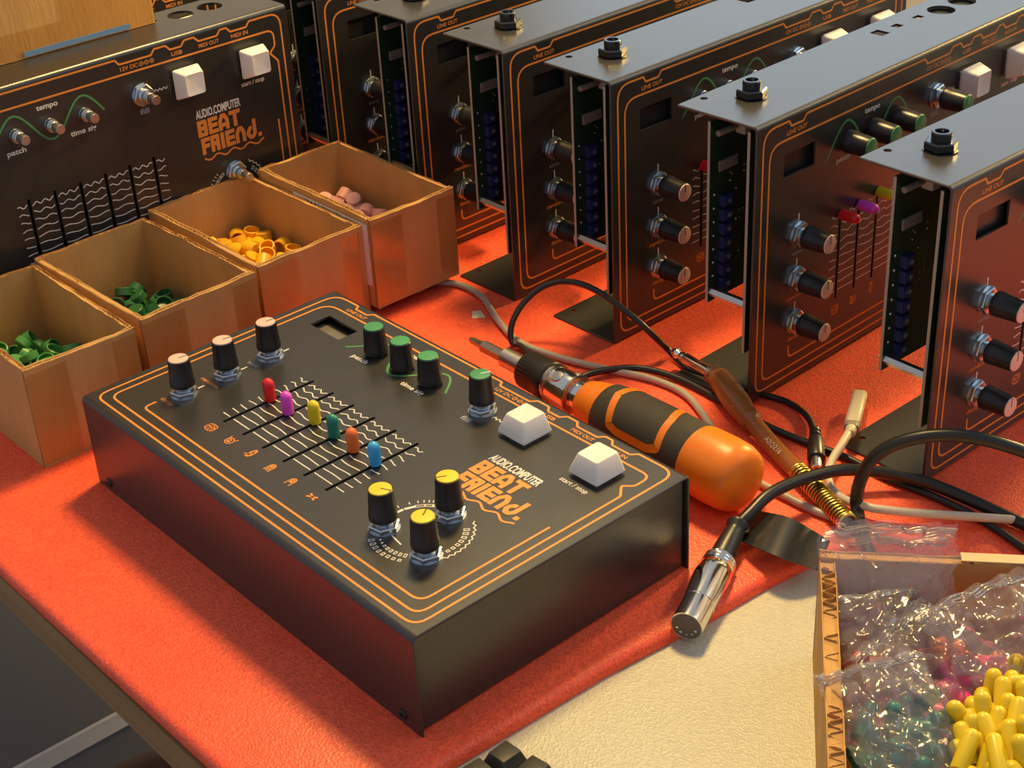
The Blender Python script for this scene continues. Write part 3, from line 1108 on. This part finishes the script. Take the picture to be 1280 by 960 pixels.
GC1 = mat('bright_green_cap_plastic', (.075, .30, .075), .38, 0, .5)
GC2 = mat('dark_green_cap_plastic', (.020, .12, .035), .4)
YC = mat('yellow_orange_cap_plastic', (.88, .46, .012), .4, sss=.1)
PC = mat('dusty_pink_cap_plastic', (.72, .36, .32), .45, sss=.1)
pile(95, cup_mesh('knob_cap', .0052, .0042, .0009, GC1), 'knob_cap', 'bright green round knob cap in the leftmost cardboard box', 'green knob caps in the leftmost box', (-.131, -.042, -.004, .040), .0088, (-.112, .012), (.036, .030), 1)
pile(75, cup_mesh('knob_cap', .0052, .0046, .0009, GC2), 'knob_cap', 'dark green ring shaped knob cap in the second box', 'dark green knob caps in the second box', (-.138, -.050, .064, .116), .0088, (-.124, .100), (.024, .022), 2)
pile(80, cup_mesh('knob_cap', .0050, .0080, .0010, YC), 'knob_cap', 'yellow tube shaped knob cap in the third box', 'yellow knob caps in the third box', (-.147, -.056, .144, .195), .0092, (-.130, .180), (.024, .020), 3)
pile(75, cup_mesh('knob_cap', .0050, .0080, .0010, PC), 'knob_cap', 'dusty pink tube shaped knob cap in the fourth box', 'pink knob caps in the fourth box', (-.139, -.048, .2175, .258), .0092, (-.120, .246), (.026, .020), 4, zb=.011, hmax=.034)

# ------------------------------------------------------------------ carton on the standing machines, upper left
zc = H * mm
ct = thing('shipping_carton', 'taped brown carton resting on the standing machines, upper left', 'carton', (-.262, .07, zc))
cx0, cx1, cy0, cy1 = -.078, .071, -.13, .106
mb = MB()
mb.loft([rrect(cx1 - cx0, cy1 - cy0, .002, z, 2, (cx0 + cx1) / 2, (cy0 + cy1) / 2) for z in (.0003, .11)])
mb.build('body', CARD, ct)
for s in (0, 1):
    mb = MB()
    mb.box((cx0, cy0, .1105 + s * .003), ((cx0 + cx1) / 2 - .001, cy1, .1130 + s * .003)) if s == 0 else mb.box(((cx0 + cx1) / 2 + .001, cy0, .1105), (cx1, cy1, .1130))
    mb.build('flap', CARD, ct)
mb = MB()
mb.box((cx1 + .0001, cy0 + .03, .0006), (cx1 + .0006, cy1, .016))
mb.build('tape', TAPE, ct)
MB().box((cx1 + .0001, cy1 - .06, .0162), (cx1 + .0006, cy1 - .008, .1)).build('tape', TAPE, ct)
mb = MB()
mb.box((cx1 + .0006, .02, .0012), (cx1 + .0009, .088, .0042))
mb.build('tape_stripe', mat('blue_tape_stripe', (.16, .30, .50), .4), ct)

# ------------------------------------------------------------------ bit screwdriver behind the finished machine
ax0 = at(588, 424, .0178)
ax1 = at(934, 605, .0178)
dirx = (ax1 - ax0)
dirx.z = 0
dirx.normalize()
R_H = .0176
sd = thing('bit_screwdriver', 'orange and black handled bit screwdriver behind the finished drum machine', 'screwdriver', (ax0.x, ax0.y, 0))
sd.rotation_euler = (0, 0, math.atan2(dirx.y, dirx.x))
MX = Matrix.Translation((0, 0, R_H + .0002)) @ Matrix.Rotation(math.radians(90), 4, 'Y') @ Matrix.Scale(mm, 4)
hexp = lambda r, z, ph=0: [(r * math.cos(math.radians(60 * k + ph)), r * math.sin(math.radians(60 * k + ph)), z) for k in range(6)]
mb = MB()
mb.loft([hexp(1.3, 0), hexp(2.0, 2), hexp(2.2, 9), hexp(3.6, 11.5), hexp(3.6, 36)], MX)
mb.build('bit', mat('bit_steel', (.36, .31, .24), .38, 1.0), sd, 25)
mb = MB()
mb.lathe([(4.6, 29), (5.4, 29.6), (5.4, 50)], 24, MX)
mb.build('bit_holder', mat('brushed_holder_steel', (.62, .57, .48), .35, 1.0), sd)
mb = MB()
mb.lathe([(5.4, 47), (9.6, 47.4), (10.4, 48.6), (10.6, 60), (10.8, 61), (10.8, 66), (10.2, 66.8)], 72, MX, flute=.45, flute_rng=(2, 3))
mb.build('knurled_ring', mat('knurled_black_steel', (.035, .032, .03), .4, .5), sd, 30)
mb = MB()
mb.lathe([(9.6, 66.4), (10.0, 67.4), (10.0, 84), (9.4, 85.5), (8.0, 86), (8.0, 97)], 28, MX)
mb.build('ratchet_body', CHROME, sd)
mb = MB()
for k, (a, x) in enumerate(((205, 76), (140, 74))):
    mb.lathe([(3.6, 6.5), (3.6, 9.4), (3.1, 10.3), (1.6, 10.6), (.1, 10.6)], 16, MX @ Matrix.Translation((0, 0, x + 8 * k)) @ Matrix.Rotation(math.radians(a), 4, 'Z') @ Matrix.Rotation(math.radians(90), 4, 'Y'))
mb.build('ratchet_switch', mat('satin_switch_steel', (.55, .50, .42), .25, 1.0), sd)
mb = MB()
for x in (68.5, 84.3):
    mb.lathe([(9.9, x), (10.6, x + .4), (10.6, x + 1.5), (9.9, x + 1.9)], 28, MX)
mb.build('retaining_ring', mat('ring_steel', (.5, .47, .42), .25, 1.0), sd)
OR2 = mat('orange_handle_plastic', (.82, .21, .012), .38, 0, .45, sss=.15)
mb = MB()
mb.lathe([(9, 93.0), (10.6, 93.5), (11.6, 96.6), (13.4, 104.8), (14.6, 110.2), (16.2, 121.1), (16.6, 144.6), (16.8, 168.1), (17.4, 175.4), (17.6, 186.2), (17.2, 193.5), (15.6, 198.4), (12, 201.1), (6, 202.1), (0.1, 202.3)], 48, MX)
mb.build('handle', OR2, sd, 60)
mb = MB()
mb.lathe([(14.3, 109.3), (15, 109.8), (16.6, 121.1), (17, 144.6), (17.2, 168.1), (17, 172.6), (16.6, 173.5)], 48, MX, cap0=False, cap1=False)
mb.build('rubber_grip', mat('charcoal_rubber_grip', (.045, .04, .032), .7, 0, .35, 800, .3, .3, 2500), sd, 60)


def on_cyl(pts, w, r_of, M, closed=True):
    """stroke drawn on a turned surface: pts are (along, angle-degrees)"""
    f = MB()
    f.ribbon([(a, math.radians(t) * 17) for a, t in pts], w, 0, closed)
    f.v = [((r_of(v[0])) * math.cos(v[1] / 17), (r_of(v[0])) * math.sin(v[1] / 17), v[0]) for v in f.v]
    return MB().add(f.v, f.f, M)


# angle 180 = up, 270 = towards the finished machine
def frame_pts(a0, a1, t0, t1, sk):
    P = [(a0, t0), (a0 - 3, (t0 + t1) / 2), (a0 + 2, t1 - 6), (a0 + 8, t1), (a1 + sk - 6, t1), (a1 + sk, t1 - 8), (a1 + 6, (t0 + t1) / 2), (a1, t0)]
    P = fillet(P, 6, True)
    out = []
    for i in range(len(P)):
        a, b = P[i], P[(i + 1) % len(P)]
        n = max(1, int(max(abs(a[0] - b[0]) / 3, abs(a[1] - b[1]) / 6)))
        out += [(a[0] + (b[0] - a[0]) * k / n, a[1] + (b[1] - a[1]) * k / n) for k in range(n)]
    return out


rr = lambda a: 17.25 if a > 150 else 16.8 + (a - 124) * .018
g_up, g_cam = 180, 270
for s0 in (0, 180):
    on_cyl(frame_pts(123, 150, 128 + s0, 254 + s0, 8), 4.2, rr, MX).build('grip_stripe', OR2, sd, 60)

# ------------------------------------------------------------------ cables and plugs
def cable(name, label, pts, r, m, sub=6, n=10):
    return tag(MB().tube(smooth_path([at(*p) for p in pts], sub), r, n).build(name, m, None, 60), label, 'cable')


GREYC = mat('translucent_grey_cable', (.42, .36, .30), .35, 0, .5, sss=.2)
WHITEC = mat('off_white_cable', (.56, .50, .41), .4, 0, .45)
tag(MB().tube(smooth_path([at(*p) for p in [(690, 478, .0022), (655, 436, .003), (640, 428, .004), (640, 405, .013), (655, 378, .023), (680, 358, .031), (710, 352, .035), (745, 363, .035), (790, 395, .027), (815, 418, .018), (836, 438, .0045), (858, 459, .002), (880, 467, .002), (905, 476, .002), (928, 484, .002), (950, 492, .002), (985, 503, .002), (1010, 522, .003), (1019, 545, .006)]]), .0018, 12).build('power_cable', RUBBER, None, 60),
    'thin black cable arching over the foam to a barrel power plug', 'cable')
pc = bpy.data.objects['power_cable']
p0, p1 = at(1019, 538, .0062), at(1021, 586, .0052)
dv = (p1 - p0)
Mq = Matrix.Translation(p0) @ dv.to_track_quat('Z', 'Y').to_matrix().to_4x4() @ Matrix.Scale(mm, 4)
LQ = dv.length * 1000
mb = MB()
prof = [(2.0, 0), (2.9, .3), (2.9, 2.2), (2.2, 2.6), (2.2, 3.6), (3.1, 4), (3.2, 6), (2.4, 6.4), (2.5, 7.4), (3.8, 8.4), (4.3, 11), (4.5, LQ - 9), (4.2, LQ - 8)]
mb.lathe(prof, 20, Mq)
mb.build('plug_body', RUBBER, pc, 30)
mb = MB()
mb.lathe([(2.75, LQ - 8), (2.75, LQ), (2.4, LQ + .4), (1.1, LQ + .4), (1.1, LQ - 4)], 16, Mq, cap0=False)
mb.build('plug_barrel', STEEL, pc, 30)

cable('black_cable', 'thin black cable running from the screwdriver to the right edge', [(716, 478, .0022), (738, 467, .004), (770, 461, .004), (805, 461, .003), (850, 474, .0022), (905, 503, .002), (960, 533, .002), (1010, 554, .002), (1060, 573, .002), (1110, 598, .002), (1170, 622, .002), (1230, 652, .002), (1290, 692, .002), (1340, 722, .002)], .0019, RUBBER)
cable('grey_cable', 'translucent grey cable passing behind and under the screwdriver', [(500, 345, .0022), (540, 352, .0022), (575, 356, .0022), (603, 372, .0022), (622, 400, .0022), (650, 428, .0022), (700, 447, .0022), (760, 462, .0022), (815, 474, .0022), (855, 492, .0022), (880, 520, .0022), (905, 560, .0022), (940, 597, .0022), (985, 622, .0022), (1022, 640, .0022), (1052, 650, .0022)], .0020, GREYC)

# MIDI cable: silver DIN plug, boot, thick cable
mid = thing('midi_cable', 'thick black cable ending in a silver five pin plug on the cream sheet', 'cable')
e0 = at(858, 783, .0030)
e1 = at(902, 698, .0046)
dv = (e1 - e0)
LB = dv.length * 1000
Mq = Matrix.Translation(e0) @ dv.to_track_quat('Z', 'Y').to_matrix().to_4x4() @ Matrix.Scale(mm, 4) @ Matrix.Diagonal((1.2, 1.2, 1, 1))
mb = MB()
mb.lathe([(5.4, .9), (5.6, 0), (6.15, 0), (6.2, .6), (6.2, 14.2), (5.95, 14.5), (5.95, 15.0), (6.3, 15.3), (6.7, 24), (7.0, LB * .72), (6.9, LB * .80), (6.1, LB * .83), (6.6, LB * .85), (6.1, LB * .875), (6.5, LB * .895), (6.0, LB * .92), (6.4, LB * .94), (5.6, LB * .97), (4.6, LB * .975)], 40, Mq)
mb.build('plug_shell', CHROME, mid, 35)
mb = MB()
mb.lathe([(5.6, .5), (5.6, .2)], 24, Mq)
mb.build('plug_face', mat('grey_plug_face', (.13, .11, .09), .5), mid)
mb = MB()
for k in range(5):
    a = math.radians(200 + 35 * k)
    mb.lathe([(.5, .4), (.5, -.25)], 8, Mq @ Matrix.Translation((3.7 * math.cos(a), 3.7 * math.sin(a), 0)))
o = mb.build('contact_pins', SOLDER, mid)
o['kind'] = 'stuff'
e2 = at(923, 656, .0105)
cpath = smooth_path([tuple(e1 - dv.normalized() * .003), tuple((e1 + e2) / 2 + Vector((0, 0, .0005))), tuple(e2)], 5)
nb = len(cpath)
rs = [.0064 - .0020 * i / (nb - 3) for i in range(nb - 2)] + [.0055, .0055]
MB().tube(cpath, rs, 20).build('plug_boot', RUBBER, mid, 40)
path = [e2] + [at(*p) for p in [(938, 641, .013), (962, 618, .016), (1000, 600, .016), (1050, 588, .013), (1100, 590, .010), (1155, 602, .007), (1215, 626, .0045), (1285, 658, .0035), (1345, 684, .0035)]]
MB().tube(smooth_path(path, 7), .0030, 14).build('cable', RUBBER, mid, 60)
cable('black_cable', 'thick black cable looping up in front of the rightmost standing machine', [(1092, 705, .0032), (1078, 668, .0032), (1072, 640, .0034), (1071, 620, .010), (1077, 597, .021), (1092, 572, .033), (1125, 553, .043), (1175, 544, .048), (1228, 549, .048), (1285, 566, .042), (1345, 590, .030)], .0031, RUBBER, 7, 14)

# USB cable
usb = thing('usb_cable', 'off white cable with a small plug pointing up beside the rightmost machine', 'cable')
MB().tube(smooth_path([at(*p) for p in [(1064, 536, .010), (1052, 556, .010), (1038, 580, .008), (1036, 602, .006), (1050, 621, .004), (1085, 634, .0062), (1140, 641, .006), (1200, 645, .006), (1285, 651, .004), (1345, 656, .003)]], 7), .0021, 12).build('cable', WHITEC, usb, 60)
u0, u1 = at(1063, 540, .010), at(1075, 492, .0075)
dv = u1 - u0
Mq = Matrix.Translation(u0) @ dv.to_track_quat('Z', 'Y').to_matrix().to_4x4() @ Matrix.Scale(mm, 4)
LU = dv.length * 1000
mb = MB()
mb.lathe([(2.2, -2), (2.9, -.5), (2.9, 3.2), (2.5, 3.6)], 18, Mq)
mb.build('strain_relief', WHITEC, usb, 35)
mb = MB()
mb.loft([rrect(7.4, 5.0, 2.2, 3.4), rrect(7.6, 5.2, 2.2, 4), rrect(7.6, 5.2, 2.2, 7.6), rrect(7.4, 5, 2.2, 7.8)], Mq)
mb.build('grey_collar', mat('grey_collar_plastic', (.22, .20, .17), .5), usb, 35)
mb = MB()
mb.loft([rrect(7.6, 5.2, 2.2, 7.8), rrect(8.0, 5.6, 2.3, 8.2), rrect(7.8, 5.4, 2.3, LU - 1), rrect(6.6, 4.4, 1.8, LU)], Mq)
mb.build('plug_body', WHITEC, usb, 35)
mb = MB()
mb.loft([rrect(4.4, 2.2, 1.0, LU), rrect(4.4, 2.2, 1.0, LU + 2.2), rrect(4.0, 1.8, .8, LU + 2.4)], Mq)
mb.build('plug_tip', CHROME, usb, 35)

# guitar-style jack plug with brown boot and gold spring
jk = thing('audio_cable', 'brown audio cable with a chrome jack plug and gold spring sleeve', 'cable')
j0, j1 = at(840, 438, .0105), at(893, 469, .0090)
dv = j1 - j0
Mq = Matrix.Translation(j0) @ dv.to_track_quat('Z', 'Y').to_matrix().to_4x4() @ Matrix.Scale(mm, 4)
LJ = dv.length * 1000
mb = MB()
mb.lathe([(.6, 0), (1.6, .8), (2.9, 3.6), (3.0, 4.6), (1.9, 6.2), (1.9, 6.8), (2.8, 8.4), (2.9, 9.2), (2.3, 9.8)], 20, Mq)
mb.build('jack_tip', CHROME, jk, 40)
mb = MB()
mb.lathe([(2.5, 9.8), (2.5, 10.4)], 20, Mq)
mb.build('insulator', INK, jk)
mb = MB()
mb.lathe([(2.9, 10.4), (3.1, 10.7), (3.1, LJ + 6)], 20, Mq)
mb.build('jack_sleeve', CHROME, jk, 40)
AMB = mat('amber_brown_boot', (.30, .105, .025), .25, 0, .5, sss=.2)
mb = MB()
mb.lathe([(3.2, LJ - 3), (5.4, LJ - 2.8), (5.4, LJ + 5)], 20, Mq, cap0=False)
mb.build('clear_collar', film_mat('amber_clear_collar', (.86, .62, .40), 1.3, 100, .1), jk)
bp_ = [j1 + dv.normalized() * .003] + [at(*p) for p in [(917, 497, .0078), (930, 515, .0070), (941, 529, .0066)]]
bpath = smooth_path(bp_, 5)
nb = len(bpath)
rs = [.0058 + .0012 * math.sin(math.pi * min(1, i / (nb * .7))) for i in range(nb)]
rs[-1] = .0046
MB().tube(bpath, rs, 22).build('plug_boot', AMB, jk, 50)
cp = smooth_path([tuple(bpath[-1] - (bpath[-1] - bpath[-2])), ] + [at(*p) for p in [(945, 533, .0062), (960, 551, .0056), (980, 572, .005), (1000, 592, .005)]], 5)
MB().tube(cp, [.0050] * 3 + [.0046] * (len(cp) - 3), 20).build('brown_sleeve', AMB, jk, 50)
gs = smooth_path([at(*p) for p in [(997, 589, .005), (1020, 612, .0052), (1040, 633, .0055), (1060, 654, .0055)]], 16)
MB().tube(gs, .0040, 16).build('spring_core', mat('dark_core', (.06, .045, .02), .6), jk, 60)
GOLD = mat('gold_spring', (.72, .50, .12), .32, 1.0)
hel = []
N = 22 * 12
for k in range(N + 1):
    f = k / N * (len(gs) - 1)
    i = min(len(gs) - 2, int(f))
    c = gs[i].lerp(gs[i + 1], f - i)
    t = (gs[i + 1] - gs[i]).normalized()
    s_ = t.cross(Vector((0, 0, 1))).normalized()
    u_ = s_.cross(t)
    a = 2 * math.pi * k / 12
    hel.append(c + (s_ * math.cos(a) + u_ * math.sin(a)) * .0044)
MB().tube(hel, .00075, 6).build('spring', GOLD, jk, 60)
# lettering and triangle mark on the boot, wrapped over its top
def wrap(mbx, o, t, r):
    s_ = t.cross(Vector((0, 0, 1))).normalized()
    u_ = s_.cross(t)
    view = (CAM_C - o)
    a0 = math.atan2(view.dot(s_), view.dot(u_))
    mbx.v = [tuple(o + t * v[0] + (u_ * math.cos(a0 - v[1] / r) + s_ * math.sin(a0 - v[1] / r)) * r) for v in mbx.v]
    return mbx


def cyl_print(fn, a, b, r, name, m):
    f = MB()
    fn(f)
    wrap(f, a, (b - a).normalized(), r).build(name, m, jk)


PALE = mat('pale_gold_print', (.62, .50, .34), .5)
qa, qb = at(960, 551, .0056), at(1000, 592, .005)
cyl_print(lambda f: text(f, 'A2Q216', .001, -.001, .0026, .015, 0, None, .01), at(961, 552, .0056), qb, .0048, 'lettering', PALE)
ta, tb_ = at(917, 497, .0068), at(941, 529, .0064)
cyl_print(lambda f: (f.ribbon([(0, 0), (.0105, .0046), (.0105, -.0046)], .0006, 0, True), f.ribbon([(.003, 0), (.0118, .001), (.006, -.0022), (.014, -.003)], .0006, 0), f.ribbon([(.005, .0015), (.010, .002)], .0005, 0)), ta, tb_, .00715, 'emblem', PALE)

# glossy black plastic strip under the MIDI cable
cen = [(928, 655, .0050), (950, 661, .0095), (975, 669, .0120), (1000, 680, .0100), (1030, 694, .0035)]
cc = smooth_path([at(*p) for p in cen], 4)
wd = Vector((-.42, .90, 0)).normalized()
rings = []
for i, c in enumerate(cc):
    hw = .0135 - .0035 * abs(i / len(cc) - .55)
    tz = .0012 * math.sin(i * .22)
    a, b = c + wd * hw + Vector((0, 0, tz)), c - wd * hw - Vector((0, 0, tz))
    rings.append([a, b, b - Vector((0, 0, .0004)), a - Vector((0, 0, .0004))])
tag(MB().loft(rings).build('plastic_strip', mat('glossy_black_plastic', (.02, .018, .015), .24, 0, .7), None, 60), 'glossy black bent plastic strip under the thick black cable', 'strip')
tag(MB().add([at(590, 398, .0003), at(607, 397, .0003), at(601, 388, .0003), at(590, 389, .0003), at(590, 398, .0001), at(607, 397, .0001), at(601, 388, .0001), at(590, 389, .0001)], [(0, 1, 2, 3), (7, 6, 5, 4), (0, 4, 5, 1), (1, 5, 6, 2), (2, 6, 7, 3), (3, 7, 4, 0)]).build('foam_gap_patch', mat('foam_gap_cream', (.78, .66, .42), .7)), 'tiny cream patch standing in for a gap in the red foam beside the grey cable', 'foam gap')  # cream patch added on top of the red foam in place of a gap

# ------------------------------------------------------------------ tray of bagged caps, lower right
TA = Vector((.767, .641, 0)).normalized()
TB = Vector((TA.y, -TA.x, 0))
T0 = Vector((.3335, .1515, TF))
tray = thing('cardboard_tray', 'torn cardboard tray full of clear bags, lower right corner', 'box', T0, (0, 0, math.atan2(TA.y, TA.x)))
HT = .056
tw = .0062
o = corr_wall(.17, HT, .005, 77, .0006).build('wall', CARD, tray, 30)                 # back wall
o.matrix_local = Matrix.Translation((0, -.005, 0))
o = corr_wall(.21, HT - .001, tw, 78, .0012).build('wall', CARD, tray, 30)              # torn left wall
o.matrix_local = Matrix.Translation((0, -.2155, 0)) @ Matrix.Rotation(math.radians(90), 4, 'Z') @ Matrix.Translation((0, -tw, 0))
MB().box((tw, -.2155, .0005), (.17, -.0055, .003)).build('base', CARD, tray)
o = corr_wall(.21, HT, .005, 79).build('wall', CARD, tray, 30)
o.matrix_local = Matrix.Translation((.175, -.2155, 0)) @ Matrix.Rotation(math.radians(90), 4, 'Z')
o = corr_wall(.17, HT, .005, 80).build('wall', CARD, tray, 30)
o.matrix_local = Matrix.Translation((0, -.221, 0))
# printed green strip of tape on the back wall's rim
mb = MB()
for k in range(3):
    x = .083 + k * .026
    mb.add([(x, -.0004, HT + .0022), (x + .016, -.0004, HT + .0022), (x + .021, -.0046, HT + .0022), (x + .007, -.0046, HT + .0022)], [(0, 1, 2, 3)])
mb.build('green_print', mat('green_carton_print', (.10, .33, .13), .6), tray)
MB().box((.055, -.0052, HT + .0014), (.168, .0003, HT + .0020)).build('rim_tape', mat('paper_tape', (.60, .44, .25), .6), tray)


def sleeve_me(c):
    return keep('loose' + c, lambda: MB().lathe(sleeve_profile(16.5, 3.15), 14, S).mesh('fader_sleeve', SLV[c], 50))


def sleeves(c, n, spots, label, group, seed, updir, spread):
    """capsules heaped round a few spots; updir is the main way they point"""
    rnd = random.Random(seed)
    P = []
    k = 0
    for _ in range(n * 40):
        if k >= n:
            break
        sp = spots[k % len(spots)]
        p = at(sp[0] + rnd.gauss(0, sp[3]), sp[1] + rnd.gauss(0, sp[4]), sp[2] + rnd.uniform(-.004, .004))
        rel = p - T0
        if not (.013 < rel.dot(TA) < .158 and .012 < rel.dot(TB) < .20):
            continue
        if any((p - q).length < .0054 for q in P):
            continue
        P.append(p)
        d = (Vector(updir) + Vector((rnd.gauss(0, spread), rnd.gauss(0, spread), rnd.gauss(0, spread)))).normalized()
        o = put('fader_sleeve', sleeve_me(c), None)
        o.matrix_world = Matrix.Translation(p) @ d.to_track_quat('Z', 'Y').to_matrix().to_4x4() @ Matrix.Translation((0, 0, -.007))
        tag(o, label, 'fader cap', group)
        k += 1


sleeves('yellow', 70, [(1262, 885, .036, 20, 16), (1256, 915, .042, 24, 16), (1248, 945, .040, 22, 14), (1275, 935, .044, 12, 14), (1240, 925, .034, 14, 14)], 'yellow rubber fader sleeve in the heap at the right edge', 'yellow fader sleeves in the tray', 5, (-.55, .45, .55), .28)
sleeves('teal', 24, [(1118, 935, .030, 26, 14), (1135, 905, .032, 18, 14), (1165, 950, .028, 16, 10)], 'dark green rubber fader sleeve in the front clear bag', 'dark green fader sleeves in the tray', 6, (.35, .35, .6), .7)
sleeves('pink', 55, [(1190, 885, .030, 10, 16), (1195, 880, .022, 12, 22), (1215, 930, .020, 12, 18), (1160, 850, .018, 26, 12), (1130, 868, .016, 24, 10), (1240, 835, .022, 24, 8)], 'hot pink rubber fader sleeve between the bags', 'pink fader sleeves in the tray', 7, (.8, .3, .1), .4)
sleeves('orange', 60, [(1095, 825, .030, 16, 10), (1088, 815, .022, 20, 12), (1060, 850, .018, 18, 12), (1150, 815, .020, 22, 10), (1055, 900, .016, 16, 18), (1075, 770, .022, 5, 4), (1255, 855, .020, 18, 8)], 'orange rubber fader sleeve seen through a clear bag', 'orange fader sleeves in the tray', 8, (.3, .6, .6), .5)


def zip_bag(label, c, ex, ey, w, h, puff, seed, zipside=1, wr=.004):
    """pillow of film, centre c, width along ex, height along ey; wrinkled; zip seal near one end"""
    ex = Vector(ex).normalized()
    ey = Vector(ey)
    ey = (ey - ex * ey.dot(ex)).normalized()
    nz = ex.cross(ey)
    if nz.z < 0:
        nz = -nz
    root = thing('zip_bag', label, 'bag', c, (0, 0, 0), 'clear zip bags in the tray')
    n, m = 34, 34
    sd_ = Vector((seed * 7.3, seed * 3.1, seed * 1.7))

    def pt(s, t, side):
        e = (1 - abs(2 * s - 1) ** 3) * (1 - abs(2 * t - 1) ** 3)
        q = Vector((s * 5, t * 5, side * 2)) + sd_
        wv = noise.noise(q) + .6 * noise.noise(q * 2.3) + .22 * noise.noise(Vector((s * 22, t * 7, side)) + sd_)
        z = side * puff * e * (.8 if side > 0 else .35) + wr * wv * (.35 + .65 * e)
        dx = .0022 * noise.noise(q * 1.7 + Vector((9, 0, 0)))
        return ex * ((s - .5) * w + dx * 2) + ey * ((t - .5) * h + dx) + nz * z
    for side, nm in ((1, 'front_film'), (-1, 'back_film')):
        vs = [tuple(pt(i / n, j / m, side)) for j in range(m + 1) for i in range(n + 1)]
        fs = [(j * (n + 1) + i, j * (n + 1) + i + 1, (j + 1) * (n + 1) + i + 1, (j + 1) * (n + 1) + i) for j in range(m) for i in range(n)]
        MB().add(vs, fs).build(nm, FILM, root, 180)
    for k, t in enumerate((.90, .925, .95)):
        tt = t if zipside > 0 else 1 - t
        MB().tube([pt(i / n, tt, 1) + nz * .0003 for i in range(n + 1)], .00055, 6).build('zip_seal', ZIPF, root, 60)
    return root


Z = Vector((0, 0, 1))
zip_bag('flat empty zip bag leaning over the tray\'s back wall, upper one', at(1118, 722, .048), TA, Z * .75 + TB * -.55, .047, .044, .0012, 3, 1, .0012)
zip_bag('flat empty zip bag behind the upper one at the tray\'s left corner', at(1100, 738, .044), TA, Z * .75 + TB * -.5, .047, .046, .0012, 9, 1, .0012)
zip_bag('clear zip bag over the orange sleeves by the tray\'s left wall', at(1106, 803, .036), TA * .9 + TB * -.25, TB * -1 + Z * .35, .038, .046, .010, 4, 1)
zip_bag('clear zip bag over the dark green sleeves at the front', at(1124, 908, .042), TA * .9 + TB * -.4, TB * -.9 - TA * .2 + Z * .2, .042, .058, .010, 5, 1)
zip_bag('crumpled clear zip bag over pink sleeves in the tray\'s middle', at(1180, 840, .036), TA * .6 + TB * -.8, TB * -.8 - TA * .5 + Z * .2, .050, .055, .009, 6, 1, .006)
zip_bag('crumpled clear zip bag at the right picture edge', at(1262, 800, .042), TA * .8 + TB * -.6, TB * -.8 - TA * .4 + Z * .3, .056, .050, .010, 8, 1, .006)

# ------------------------------------------------------------------ small black caps at the lower edge
def blackcap():
    mb = MB()
    mb.loft([rrect(15.6, 15.6, .8, 0), rrect(15.6, 15.6, .8, 5), rrect(13.6, 13.6, 1, 5.8), rrect(8.6, 9.4, .7, 12.0), rrect(8.0, 8.8, .6, 12.2)], S)
    return mb.mesh('tapered_cap', mat('dark_charcoal_plastic', (.040, .037, .032), .42), 30)


bc = blackcap()
for (px, py, a, lb) in ((633, 968, .0, 'topmost of three tapered black plastic caps at the lower edge'), (668, 987, .1, 'right one of three tapered black plastic caps at the lower edge'), (598, 990, -.08, 'left one of three tapered black plastic caps at the lower edge')):
    p = at(px, py, TF + .0002)
    tag(put('tapered_cap', bc, None, tuple(p), (0, 0, math.radians(2) + a)), lb, 'cap', 'black caps at the lower edge')

# ------------------------------------------------------------------ under the table
g0, g1 = at(20, 962, -.42), at(152, 890, -.42)
du = (g1 - g0).normalized()
cb = thing('storage_cabinet', 'grey topped cabinet with white edge on the floor below the table', 'cabinet', (g0.x, g0.y, FLOOR), (0, 0, math.atan2(du.y, du.x)))
hC = -.42 - FLOOR
MB().box((-.30, .004, 0), (.14, .36, hC - .014)).build('body', mat('grey_cabinet_paint', (.13, .13, .15), .5), cb)
MB().box((-.30, .004, hC - .0138), (.14, .36, hC)).build('top', mat('grey_cabinet_top', (.10, .10, .115), .5), cb)
MB().box((-.30, .0, hC - .016), (.14, .0038, hC)).build('edge_band', mat('white_edge_band', (.62, .60, .58), .5), cb)
s0 = at(200, 1010, -.30)
st = thing('stool', 'dark maroon padded stool under the table edge', 'stool', (s0.x, s0.y, FLOOR))
hS = -.30 - FLOOR
MB().lathe([(.05, hS - .055), (.0625, hS - .05), (.065, hS - .02), (.06, hS - .004), (.045, hS), (.001, hS)], 32).build('seat', mat('maroon_vinyl', (.06, .010, .014), .4), st, 50)
for k in range(4):
    a = math.radians(45 + 90 * k)
    MB().tube([(.045 * math.cos(a), .045 * math.sin(a), hS - .05), (.075 * math.cos(a), .075 * math.sin(a), 0)], .012, 10).build('leg', mat('dark_stool_leg', (.05, .04, .04), .4), st)
